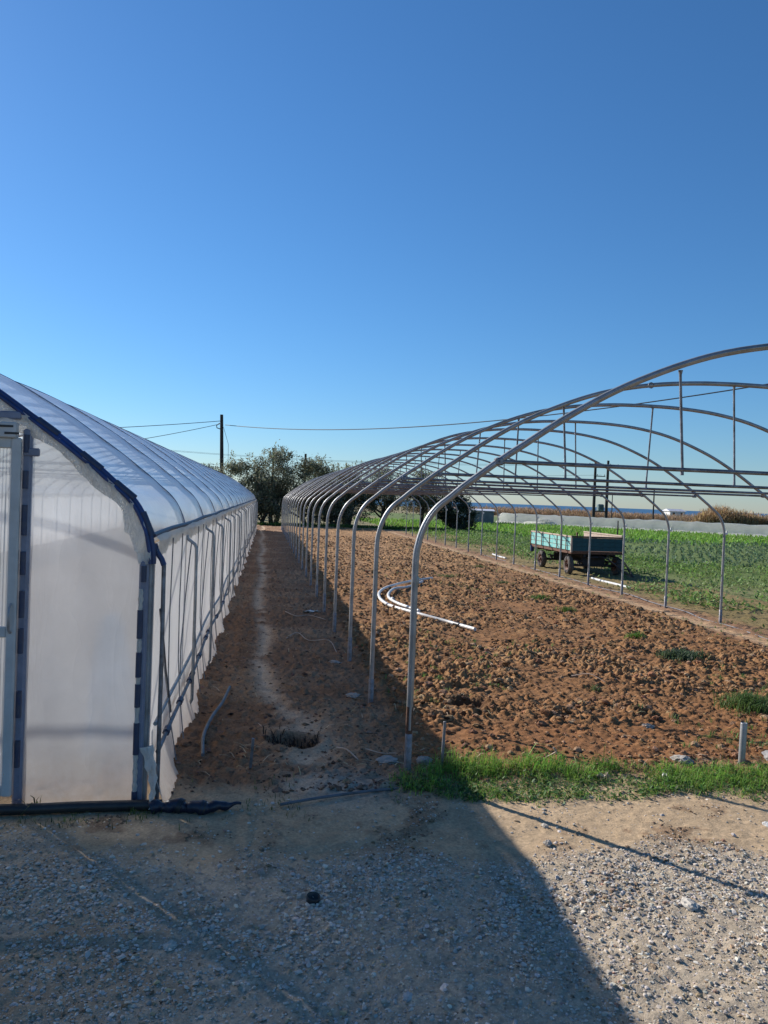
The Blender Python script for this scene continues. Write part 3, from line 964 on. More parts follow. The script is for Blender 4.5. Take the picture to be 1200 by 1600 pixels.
# ------------------------------------------------------------------ film greenhouse (left)
def build_greenhouse():
    W = 6.45
    root = empty('plastic_greenhouse', (GH_X, GH_Y, 0))
    root.rotation_euler = (0, 0, -GH_DRIFT)
    tag(root, 'long greenhouse tunnel clad in milky plastic film with navy blue clips', 'greenhouse')
    ap = [(-x, z) for x, z in arch_path(W)]               # runs to -x from the path-side foot
    sk = lambda x: SK * x

    def prof_z(x):
        x = abs(x)
        x = min(x, W - x)
        best = 2.96
        for a, b in zip(ap[:-1], ap[1:]):
            if abs(a[0]) <= x <= abs(b[0]) and abs(b[0]) > abs(a[0]):
                return a[1] + (b[1] - a[1]) * (x - abs(a[0])) / (abs(b[0]) - abs(a[0]))
        return best
    nb = int(GH_LEN / SP)
    # inner arches
    mb = MB(); mb.tube([(x, sk(x), z) for x, z in ap], 0.022, 8)
    a_me = mb.mesh('arch', M['galv'])
    mb = MB()
    mb.tube([(-0.45, sk(-.45), 2.03), (-W + .45, sk(-W + .45), 2.03)], .015, 6)
    b_me = mb.mesh('chord_beam', M['galv_dark'])
    for k in range(nb + 1):
        a = link('arch', a_me, root); a.location = (0, k * SP + (0.035 if k == 0 else 0), 0)
        if k % 2 == 0 and k:
            b = link('chord_beam', b_me, root); b.location = (0, k * SP, 0)
    # blue front rim over the first arch
    rim = [(x, z) for x, z in ap if z > 1.33]
    def outward(i, d):
        x0, z0 = rim[max(i - 1, 0)]; x1, z1 = rim[min(i + 1, len(rim) - 1)]
        t = Vector((x1 - x0, 0, z1 - z0)).normalized()
        n = Vector((t.z, 0, -t.x))
        if n.z < 0 and abs(n.z) > .05: n = -n
        return Vector((rim[i][0], sk(rim[i][0]), rim[i][1])) + n * d
    mb = MB()
    mb.tube([outward(i, 0.020) + Vector((0, -0.006, 0)) for i in range(len(rim))], 0.0155, 10)
    mb.tube([outward(i, 0.002) + Vector((0, -0.020, 0)) for i in range(len(rim))], 0.0125, 8)
    mb.build('arch_profile', M['blue'], root)
    # clips clamped on that profile
    for i in range(6, len(rim) - 6, 7):
        p, q = outward(i, 0.02), outward(i + 1, 0.02)
        d = (q - p).normalized()
        mb = MB(); mb.tube([p - d * .07, p + d * .07], 0.021, 10)
        mb.build('profile_clip', M['navy'], root).location = (0, -0.007, 0)
    # bunched hem hanging inside the rim
    mb = MB()
    rows = []
    for i in range(0, len(rim)):
        w = 0.088 + 0.035 * math.sin(i * 0.34) * math.sin(i * .13 + 1) + .004 * random.uniform(-1, 1)
        if abs(rim[i][0]) < .2 and rim[i][1] < 1.6: w *= .8
        row = []
        for j in range(7):
            t = j / 6
            p = outward(i, 0.01 - w * t)
            p.y += -0.022 - 0.012 * math.sin(t * 6 + i * 1.3) * (1 - .3 * t) + .006 * random.uniform(-1, 1)
            row.append(p)
        rows.append(row)
    mb.grid(rows)
    mb.build('film_hem', M['film_hem'], root)
    # roof film: one sagging sheet per bay
    rp = [(x, z) for x, z in ap if z > 1.49]
    nv = 9
    def roof_bay(k):
        rr = random.Random(500 + k)
        mb = MB(); rows = []
        ph = rr.uniform(0, 6)
        for i, (x, z) in enumerate(rp):
            x0, z0 = rp[max(i - 1, 0)]; x1, z1 = rp[min(i + 1, len(rp) - 1)]
            t = Vector((x1 - x0, 0, z1 - z0)).normalized(); n = Vector((t.z, 0, -t.x))
            if n.z < 0: n = -n
            row = []
            for j in range(nv):
                v = j / (nv - 1)
                sag = 0.026 - 0.030 * math.sin(math.pi * v) * (0.65 + 0.35 * min(1, (z - 1.45) * 2)) + 0.003 * math.sin(i * .8 + ph + v * 5)
                row.append(Vector((x, sk(x) + v * SP, z)) + n * sag)
            rows.append(row)
        mb.grid(rows)
        p = mb.build('roof_panel', M['film_roof'], root)
        p.location = (0, k * SP, 0)
    for k in range(nb):
        roof_bay(k)
    # dark seam tape over each arch
    for k in range(1, nb + 1):
        mb = MB()
        rows = []
        for i, (x, z) in enumerate(rp):
            x0, z0 = rp[max(i - 1, 0)]; x1, z1 = rp[min(i + 1, len(rp) - 1)]
            t = Vector((x1 - x0, 0, z1 - z0)).normalized(); n = Vector((t.z, 0, -t.x))
            if n.z < 0: n = -n
            rows.append([Vector((x, sk(x) + d, z)) + n * (0.029 + h) for d, h in ((-.010, -.004), (-.004, .003), (.004, .003), (.010, -.004))])
        mb.grid(rows)
        mb.build('seam_strip', M['grey_blue'], root).location = (0, k * SP, 0)
    # eave rail and crumpled eave flap, path side and far side
    for side in (0, 1):
        ex = 0.012 if side == 0 else -W - 0.012
        y0 = sk(ex)
        mb = MB(); mb.tube([(ex, y0 + t * nb * SP / 40, 1.542 + .006 * math.sin(t * 1.9)) for t in range(41)], 0.016, 8)
        mb.build('eave_rail', M['navy'], root)
        mb = MB(); rows = []
        s = 1 if side == 0 else -1
        for t in range(0, nb * 24 + 1):
            y = y0 + t * SP / 24
            bunch = 0.5 + 0.5 * math.sin(y * 2.1 + 1.0) * math.sin(y * 5.3)
            e = random.uniform(-1, 1)
            rows.append([(ex + s * (0.020 + .004 * e), y, 1.530 + .012 * bunch), (ex + s * (0.026 + 0.022 * bunch + .008 * e), y + .01 * e, 1.512 + .01 * e),
                         (ex + s * (0.024 + 0.030 * bunch * (.5 + .5 * e)), y + .008 * e, 1.488 - .016 * e), (ex + s * (0.016 + .010 * bunch + .006 * e), y, 1.462 - 0.045 * bunch - .015 * e)])
        mb.grid(rows)
        mb.build('eave_flap', M['film_hem'], root)
    # side film down to the roll pipe, then the skirt spreading on the ground
    def side_sheet(name, z0, z1, flare, mat, s, nz, amp):
        mb = MB(); rows = []
        nY = nb * 16
        ex = 0.024 if s == 1 else -W - 0.024
        for j in range(nY + 1):
            y = j * SP / 16
            bay = abs(math.sin(math.pi * y / SP))
            fold = 0.5 * math.sin(y * 7.3) + 0.3 * math.sin(y * 17.1 + 1) + .06 * random.uniform(-1, 1)
            low = z0 + (0.02 * math.sin(y * 5) if z0 < .1 else 0)
            row = []
            for i in range(nz + 1):
                t = i / nz
                z = z1 + (low - z1) * t
                off = -0.012 * bay * math.sin(math.pi * t) + amp * fold * (0.25 + t) + flare * t ** 2.2 * (0.7 + 0.3 * math.sin(y * 3.7 + math.sin(y)))
                row.append((ex + s * off, y + sk(ex), z))
            rows.append(row)
        mb.grid(rows)
        return mb.build(name, mat, root)
    side_sheet('side_film', 0.30, 1.50, 0.0, M['film_side'], 1, 10, 0.003)
    side_sheet('skirt_film', -0.02, 0.42, 0.13, M['film_side'], 1, 6, 0.008).location = (0.016, 0, 0)
    side_sheet('side_film', -0.12, 1.50, 0.08, M['film_side'], -1, 10, 0.006)
    # guide rods bent out from the eave, one per arch
    for k in range(nb + 1):
        rr = random.Random(900 + k)
        y = k * SP + (0.02 if k == 0 else rr.uniform(-.06, .06))
        ox = 0.075 if k == 0 else 0.105 + rr.uniform(-.01, .015)
        low = 0.0 if k == 0 else rr.choice([0.30, 0.12, 0.32, 0.05])
        z_el = 1.375 + rr.uniform(-.02, .02)
        pth = [(0.02, y, z_el + .10), (0.035, y, z_el + .055), (ox - .012, y, z_el + .012), (ox, y, z_el - .02), (ox + .004, y, 0.9), (ox + .004, y, low + .03 if k else -.08)]
        if k: pth += [(ox - .01, y, low), (0.05, y, low - .05)]
        mb = MB(); mb.tube(pth, 0.0125, 8)
        g = mb.build('guide_rod', M['galv'] if k else M['galv_dark'], root)
        if k == 0:
            mb = MB(); mb.tube(pth[:4], 0.016, 8); mb.build('rod_cap', M['blue'], g)
    # thin ropes stretched over the side film, and slack diagonals
    for k in range(nb):
        rr = random.Random(1300 + k)
        for f in ((.33, .68) if k < 9 else (.5,)):
            y = (k + f) * SP + rr.uniform(-.08, .08)
            mb = MB()
            mb.tube([(0.06, y, 1.50), (0.052, y + .01, 1.0), (0.055, y + .02, .62), (0.075, y + .06 * rr.uniform(-1, 1.5), .35), (.12, y + .1 * rr.uniform(-1, 1), .06)], .0042, 5)
            mb.build('tie_rope', M['rope'], root)
        if k < 4:
            y = (k + .95) * SP
            mb = MB(); mb.tube([(0.07, y, 1.40), (0.06, y - .22, 1.0), (0.06, y - .42, .66), (.07, y - .5, .45)], .005, 5)
            mb.build('tie_rope', M['rope'], root)
    # two roll pipes along the skirt, upper bare, lower with navy clips
    for (z0, xo, r, m) in ((0.46, 0.056, .0125, 'galv'), (0.30, 0.075, .0135, 'galv_dark')):
        mb = MB(); mb.tube([(xo + .01 * math.sin(t * .8), .02 + t * nb * SP / 60, z0 + .018 * math.sin(t * 1.1)) for t in range(61)], r, 8)
        p = mb.build('roll_pipe', M[m], root)
        if m == 'galv_dark':
            for y in (0.36, 1.02, 1.72, 1.95, 2.7, 3.5, 3.8, 4.9, 6.2):
                t = y / (nb * SP / 60)
                mb = MB(); mb.tube([(xo + .01 * math.sin(t * .8), .02 + y - .045, z0 + .018 * math.sin(t * 1.1)), (xo + .01 * math.sin(t * .8), .02 + y + .045, z0 + .018 * math.sin(t * 1.1))], .023, 8)
                mb.build('pipe_clip', M['navy'], p)
    # diagonal brace at the first bay and long diagonal stays
    mb = MB(); mb.tube([(0.065, 0.02, 1.12), (0.066, 0.32, .70), (0.07, 0.62, .36)], .009, 6); mb.build('brace', M['galv_dark'], root)
    # end wall (front): film panel between corner post and door jamb
    JX = -0.692
    def end_panel(x0, x1, zb, name='end_panel', nx=26, nz=40, mat='film_front', yoff=-0.004):
        mb = MB(); rows = []
        for i in range(nx + 1):
            x = x0 + (x1 - x0) * i / nx
            zt = prof_z(x) + 0.012
            row = []
            for j in range(nz + 1):
                t = j / nz
                z = zb + (zt - zb) * t
                wv = 0.004 * math.sin(x * 21 + z * 3) + 0.003 * math.sin(z * 9 + x * 5) + .0015 * random.uniform(-1, 1)
                row.append((x, sk(x) + yoff + wv, z))
            rows.append(row)
        mb.grid(rows)
        return mb.build(name, M[mat], root)
    end_panel(0.0, JX - 0.012, 0.0)
    end_panel(-W + .03, -W - JX, 0.0)
    end_panel(JX + .03, -W - JX - .03, 2.15, nx=60, nz=8, yoff=0.012)
    # far end wall
    mb = MB(); rows = []
    for i in range(41):
        x = -0.02 - (W - .04) * i / 40
        rows.append([(x, sk(x) + nb * SP + .01, -.12 + z * (prof_z(x) + .11) / 8) for z in range(9)])
    mb.grid(rows); mb.build('end_panel', M['film_front'], root)
    # corner posts with clip segments
    for (px, nm) in ((-0.028, 0), (JX + 0.005, 1), (-W + .028, 0), (-W - JX, 1)):
        top = 1.40 if nm == 0 else prof_z(px) - .06
        y = sk(px)
        mb = MB(); mb.box((px, y - .002, top / 2 - .03), (0.052, 0.05, top + .06), bevel=.012)
        post = mb.build('corner_post' if nm == 0 else 'door_jamb', M['grey_blue'], root)
        # navy clip pieces, uneven lengths
        z = 0.02 if nm == 0 else 0.26
        rr = random.Random(int(abs(px) * 100))
        segs = [(0.01, .09), (.30, .48), (.57, .70), (.74, .88), (.96, 1.12), (1.28, 1.37)] if nm == 0 else [(.22, .37), (.50, .65), (.86, 1.0), (1.06, 1.21), (1.30, 1.43), (1.52, 1.69), (1.78, 1.88), (1.98, 2.08)]
        for (a, b) in segs:
            off = -0.012 if (nm == 0 and a < 1.2) else 0.0
            mb = MB(); mb.tube([(px + off, y - .030, a), (px + off, y - .030, b)], .0165 if nm == 0 else .0155, 9)
            mb.build('post_clip', M['navy'], post)
        if nm == 0:
            mb = MB()
            mb.tube([(px - .012, y - .026, .02 + .02 * t) for t in range(62)], [.013 + .004 * math.sin(t * 2.3) * math.sin(t * .9) for t in range(62)], 8)
            mb.build('film_roll', M['film_hem'], post)
    # cross piece near the head of the jamb, lintel, trolley rail
    mb = MB(); mb.box((JX + .03, sk(JX) - .02, 1.985), (.085, .03, .045), bevel=.006); mb.build('jamb_bracket', M['grey_blue'], root)
    lx0, lx1 = JX - .02, -W - JX + .02
    mb = MB(); mb.box(((lx0 + lx1) / 2, sk((lx0 + lx1) / 2) - .01, 2.185), (abs(lx1 - lx0), .05, .045), Matrix.Rotation(math.atan(SK), 3, 'Z'), .008)
    mb.build('lintel', M['grey_blue'], root)
    mb = MB(); mb.box(((lx0 + lx1) / 2, sk((lx0 + lx1) / 2) - .055, 2.10), (abs(lx1 - lx0) - .02, .05, .085), Matrix.Rotation(math.atan(SK), 3, 'Z'), .006)
    rail = mb.build('trolley_rail', M['white_frame'], root)
    for i in range(12):
        x = lx0 - .07 - i * .42
        for (dx, dz) in ((0, .02), (.03, -.018)):
            mb = MB(); mb.box((x + dx, sk(x) - .081, 2.10 + dz), (.075, .006, .012)); mb.build('rail_slot', M['black_pipe'], rail)
    # two sliding leaves: white frame round a ribbed sheet
    dw = (abs(lx1 - lx0) - .06) / 2
    for leaf in range(2):
        xa = lx0 + .008 - leaf * dw
        mb = MB()
        ym = lambda x: sk(x) - .045
        for (a, b) in (((xa - .03, .06), (xa - .03, 2.06)), ((xa - dw + .03, .06), (xa - dw + .03, 2.06))):
            mb.box((a[0], ym(a[0]), 1.06), (.052, .034, 2.0), bevel=.008)
        for z in (.09, .98, 2.03):
            xm = xa - dw / 2
            mb.box((xm, ym(xm) + .002, z), (dw - .1, .03, .06), Matrix.Rotation(math.atan(SK), 3, 'Z'), .006)
        d = mb.build('sliding_door', M['white_frame'], root)
        mb = MB(); rows = []
        nr = int((dw - .12) / .009)
        for i in range(nr + 1):
            x = xa - .045 - (dw - .09) * i / nr
            rows.append([(x, ym(x) + .012 + (.004 if i % 2 else -.004), z) for z in (.10, 1.0, 2.02)])
        mb.grid(rows, smooth=False)
        mb.build('ribbed_sheet', M['polycarb'], d)
        mb = MB(); hx = xa - .03
        mb.tube([(hx, ym(hx) - .02, .98), (hx, ym(hx) - .05, 1.0), (hx, ym(hx) - .05, 1.12), (hx, ym(hx) - .02, 1.14)], .008, 7)
        mb.build('handle', M['galv'], d)
    # loose film tail tied at the corner foot
    mb = MB(); rows = []
    for i in range(14):
        t = i / 13
        c = Vector((0.02 + .05 * math.sin(t * 2.2), -.05 - .06 * t, .33 * (1 - t) + .015))
        w = .035 * (1 - .75 * t) + .006 * math.sin(i * 2)
        rows.append([c + Vector((-w, .01 * math.sin(i), 0)), c + Vector((0, -.02 - .01 * math.sin(i * 1.7), .01)), c + Vector((w, .01 * math.cos(i), .015))])
    mb.grid(rows); mb.build('loose_tail', M['film_hem'], root)
    return root


build_greenhouse()

# pale boards standing behind the front film
def inside_things_marker():
    pass


def inside_things():
    which = ('leftmost', 'second from the left', 'middle', 'second from the right', 'rightmost')
    for j, (x, w, h, tilt) in enumerate([(-1.00, .05, .95, .10), (-.915, .04, .98, .02), (-.845, .045, .96, -.05), (-.775, .045, .97, -.12), (-.70, .045, .93, -.19)]):
        mb = MB(); mb.box((0, 0, h / 2), (w, .02, h), bevel=.003)
        o = mb.build('leaning_board', M['plaster'], None)
        o.location = (x * 1.16 + .02, 5.55 + .02 * j, -.05); o.rotation_euler = (-.06, tilt, 0)
        tag(o, 'pale board leaning behind the milky front film, ' + which[j] + ' of the fan', 'board', 'boards behind the front film')


inside_things()

# ------------------------------------------------------------------ grass strip and weeds near the yard
def hz(x, y):
    x, y = np.atleast_1d(np.asarray(x, float)), np.atleast_1d(np.asarray(y, float))
    return height(x, y)


def grass_strip():
    n = 60000
    x = RNG.uniform(0.75, 6.2, n); y = RNG.uniform(4.15, 5.10, n)
    nz = fbm(x, y, 2.2, 3, 77) - .5
    fr = 4.38 - 0.02 * (x - 1.2) + 0.55 * nz
    bk = 4.94 + 0.16 * nz - 0.006 * (x - 2)
    d = sstep(fr - .05, fr + .10, y) * (1 - sstep(bk - .06, bk + .05, y)) * sstep(0.85, 1.25, x + .5 * nz)
    k = RNG.uniform(0, 1, n) < d * (0.24 + 0.50 * sstep(-.16, .10, nz + .5 * (fbm(x, y, 9, 2, 79) - .5)))
    x, y, nz = x[k], y[k], nz[k]
    P = np.stack([x, y, hz(x, y) - .004], -1)
    tall = 0.75 + 0.7 * sstep(4.55, 4.9, y) + 0.5 * nz
    L = np.clip(RNG.normal(.038, .017, len(x)), .010, .10) * tall * (0.55 + 1.1 * sstep(-.12, .2, nz))
    a = blades(P, L, RNG.uniform(.0013, .0028, len(x)), tint((0.20, 0.345, 0.05), len(x), .32, .12), .95)
    # dry blades
    n2 = 1500
    i = RNG.integers(0, len(x), n2)
    b = blades(P[i] + RNG.normal(0, .02, (n2, 3)) * (1, 1, 0), RNG.uniform(.03, .09, n2), np.full(n2, .0016), tint((0.38, 0.33, 0.16), n2, .2, .05), 1.0)
    V, F, C = merge([a, b])
    tag(link('grass_strip', np_mesh('grass_strip', V, F, M['leaf'], C)), 'bright green grass growing in a strip between yard and soil', 'grass', kind='stuff')
    # low broad leaves through the strip
    n = 11000
    i = RNG.integers(0, len(x), n)
    low = (y[i] < 4.66 + .2 * RNG.uniform(0, 1, n) ** 3 * 2)
    i = i[low]
    p = P[i] + np.stack([RNG.normal(0, .02, len(i)), RNG.normal(0, .02, len(i)), RNG.uniform(.005, .03, len(i))], -1)
    V, F, C = leaves(p, RNG.uniform(.015, .04, len(i)), RNG.uniform(.010, .022, len(i)), tint((0.09, 0.165, 0.045), len(i), .3, .08), up=.25)
    tag(link('clover_leaves', np_mesh('clover_leaves', V, F, M['leaf'], C)), 'low broad-leaved weeds along the front of the grass strip', 'weeds', kind='stuff')
    # sparse weeds along the foot of the greenhouse front and the start of the path
    n = 2600
    x = RNG.uniform(-3.2, 1.1, n)
    y = np.where(x < -.55, 4.32 + .07 * RNG.normal(0, 1, n), 4.42 + 0.12 * (x + .5) + .16 * RNG.normal(0, 1, n))
    nz = fbm(x, y, 5, 2, 88) - .5
    k = (RNG.uniform(0, 1, n) < sstep(-.02, .2, nz)) & (y < 5.2)
    x, y = x[k], y[k]
    P = np.stack([x, y, hz(x, y) - .003], -1)
    V, F, C = blades(P, RNG.uniform(.015, .06, len(x)), RNG.uniform(.001, .0028, len(x)), tint((0.10, 0.14, 0.035), len(x), .35, .12), 1.0)
    tag(link('sparse_weeds', np_mesh('sparse_weeds', V, F, M['leaf'], C)), 'sparse short weeds at the foot of the greenhouse front and path mouth', 'weeds', kind='stuff')


grass_strip()


def tuft(x, y, r, h, n, base, label, broad=0.0):
    a = RNG.uniform(0, 2 * np.pi, n); q = np.clip(np.abs(RNG.normal(0, .45, n)), 0, .95) * r
    px, py = q * np.cos(a) * 1.25, q * np.sin(a)
    z0 = float(hz(x, y)[0])
    P = np.stack([px, py, hz(x + px, y + py) - z0 - .005], -1)
    V, F, C = blades(P, RNG.uniform(.45, 1.0, n) * h, RNG.uniform(.0018, .0042, n) * (1 + broad * 2), tint(base, n, .28, .1), .8)
    o = link('grass_tuft', np_mesh('grass_tuft', V, F, M['leaf'], C))
    o.location = (x, y, z0)
    tag(o, label, 'grass tuft', 'grass tufts in the tilled soil')


tuft(4.43, 6.28, .26, .19, 900, (0.10, 0.165, 0.04), 'largest grass tuft, long drooping blades, behind the cut-off steel stub')
tuft(5.05, 8.46, .25, .12, 900, (0.085, 0.125, 0.06), 'wide low bluish green weed patch in the middle of the tilled soil', 1.0)
tuft(5.08, 9.70, .13, .10, 300, (0.12, 0.23, 0.03), 'bright green tuft just beyond the bluish weed patch')
tuft(5.12, 12.15, .17, .12, 320, (0.11, 0.20, 0.035), 'bright grass tuft second in line towards the trailer')
tuft(5.18, 13.6, .22, .11, 380, (0.12, 0.21, 0.04), 'broad bright grass tuft third in line towards the trailer')
tuft(5.3, 16.2, .25, .10, 300, (0.11, 0.15, 0.05), 'dull green tuft near the far dirt track')
tuft(3.25, 6.95, .08, .08, 90, (0.10, 0.15, 0.05), 'tiny sparse weed beside the pale rock in the tilled soil')
tuft(4.4, 17.5, .3, .10, 320, (0.13, 0.17, 0.06), 'yellowish green tuft beyond the bent white pipes')
tuft(5.9, 20.0, .2, .10, 420, (0.11, 0.16, 0.05), 'far small tuft beside the dirt track near the trailer')


def foot_plant(x, y, label, n, h):
    z0 = float(hz(x, y)[0])
    P = np.stack([RNG.normal(0, .02, n), RNG.normal(0, .012, n), np.zeros(n) - .01], -1)
    V, F, C = blades(P, RNG.uniform(.5, 1, n) * h, RNG.uniform(.002, .0055, n), tint((0.06, 0.085, 0.03), n, .25, .1), 1.0)
    o = link('weed_plant', np_mesh('weed_plant', V, F, M['leaf'], C)); o.location = (x, y, z0)
    tag(o, label, 'weed', 'weeds under the front film')


foot_plant(-1.19, 4.44, 'long-leaved dark weed at the foot of the front film beside the door jamb', 9, .13)
foot_plant(-0.95, 4.42, 'feathery small weed under the middle of the front film', 40, .06)

# ------------------------------------------------------------------ green field to the right
def field():
    parts = []
    # rank weeds beside the frame
    n = 230000
    y = 8.5 + 37 * RNG.uniform(0, 1, n) ** 1.3
    x = 7.5 + RNG.uniform(0, 1, n) * np.where(y < 24, 10.5, 6.5)
    nz = fbm(x, y, .9, 4, 91) - .5
    dens = sstep(7.75, 8.5, x + 1.0 * nz - 0.3 * (y > 24)) * sstep(-.20, .16, nz + 0.10 * (y > 20))
    dens *= sstep(8.5, 11, y + 3 * nz)
    k = (RNG.uniform(0, 1, n) < dens * .34) & (x < 0.78 * y + 2)
    # keep clear of the trailer's own footprint
    k &= ~((x > 7.9) & (x < 9.5) & (y > 18.7) & (y < 22.0))
    x, y, nz = x[k], y[k], nz[k]
    hgt = np.clip(.05 + .55 * np.clip(nz + .05, 0, 1) + .06 * RNG.normal(0, 1, len(x)), .02, .42)
    P = np.stack([x, y, -.05 + hgt * RNG.uniform(.2, 1, len(x))], -1)
    hue = fbm(x, y, .5, 2, 95)[:, None]
    col = tint((0.17, 0.29, 0.055), len(x), .3, .1) * (1 - hue * .6) + tint((0.25, 0.29, 0.14), len(x), .3, .08) * hue * .6
    V, F, C = leaves(P, RNG.uniform(.05, .12, len(x)), RNG.uniform(.03, .065, len(x)), col, up=.45)
    tag(link('field_weeds', np_mesh('field_weeds', V, F, M['leaf'], C)), 'rank green weeds growing in the field beside the frame', 'weeds', kind='stuff')
    # crop rows further out
    px, py = [], []
    for r, yy in enumerate(np.arange(22.5, 41, .62)):
        xs = np.arange(10.5, .82 * yy + 3, .36)
        px.append(xs + RNG.normal(0, .05, len(xs))); py.append(np.full(len(xs), yy) + RNG.normal(0, .05, len(xs)))
    px, py = np.concatenate(px), np.concatenate(py)
    nz = fbm(px, py, .35, 3, 97) - .5
    k = (nz > -.09) & (px > 12.0 - 1.5 * nz - .03 * py)
    px, py = px[k], py[k]
    m = 9
    P = np.repeat(np.stack([px, py, np.full(len(px), -.05)], -1), m, 0) + RNG.normal(0, .035, (len(px) * m, 3)) * (1, 1, .6) + (0, 0, .07)
    V, F, C = leaves(P, RNG.uniform(.08, .17, len(P)), RNG.uniform(.04, .08, len(P)), tint((0.11, 0.175, 0.095), len(P), .3, .06), up=.6)
    tag(link('crop_rows', np_mesh('crop_rows', V, F, M['leaf'], C)), 'rows of dark blue-green leafy crop in the field', 'crop', kind='stuff')
    # bright grass beyond
    n = 26000
    y = RNG.uniform(38, 68, n); x = RNG.uniform(8, 58, n)
    k = (x < .82 * y) & (RNG.uniform(0, 1, n) < sstep(37, 41, y + 2 * (fbm(x, y, .3, 2, 98) - .5)))
    x, y = x[k], y[k]
    V, F, C = blades(np.stack([x, y, np.full(len(x), -.08)], -1), RNG.uniform(.12, .32, len(x)), RNG.uniform(.02, .05, len(x)), tint((0.20, 0.36, 0.055), len(x), .25, .08), .7)
    tag(link('field_grass', np_mesh('field_grass', V, F, M['leaf'], C)), 'bright green grass before the low plastic tunnel', 'grass', kind='stuff')
    # grass at the end of the path, before the trees
    n = 9000
    x = RNG.uniform(-4, 12, n); y = 44.2 + np.abs(RNG.normal(0, 1.1, n)); 
    V, F, C = blades(np.stack([x, y, np.full(n, -.06)], -1), RNG.uniform(.1, .35, n), RNG.uniform(.012, .03, n), tint((0.09, 0.15, 0.03), n, .3, .1), .7)
    tag(link('headland_grass', np_mesh('headland_grass', V, F, M['leaf'], C)), 'green grass across the far end of the path below the trees', 'grass', kind='stuff')


field()

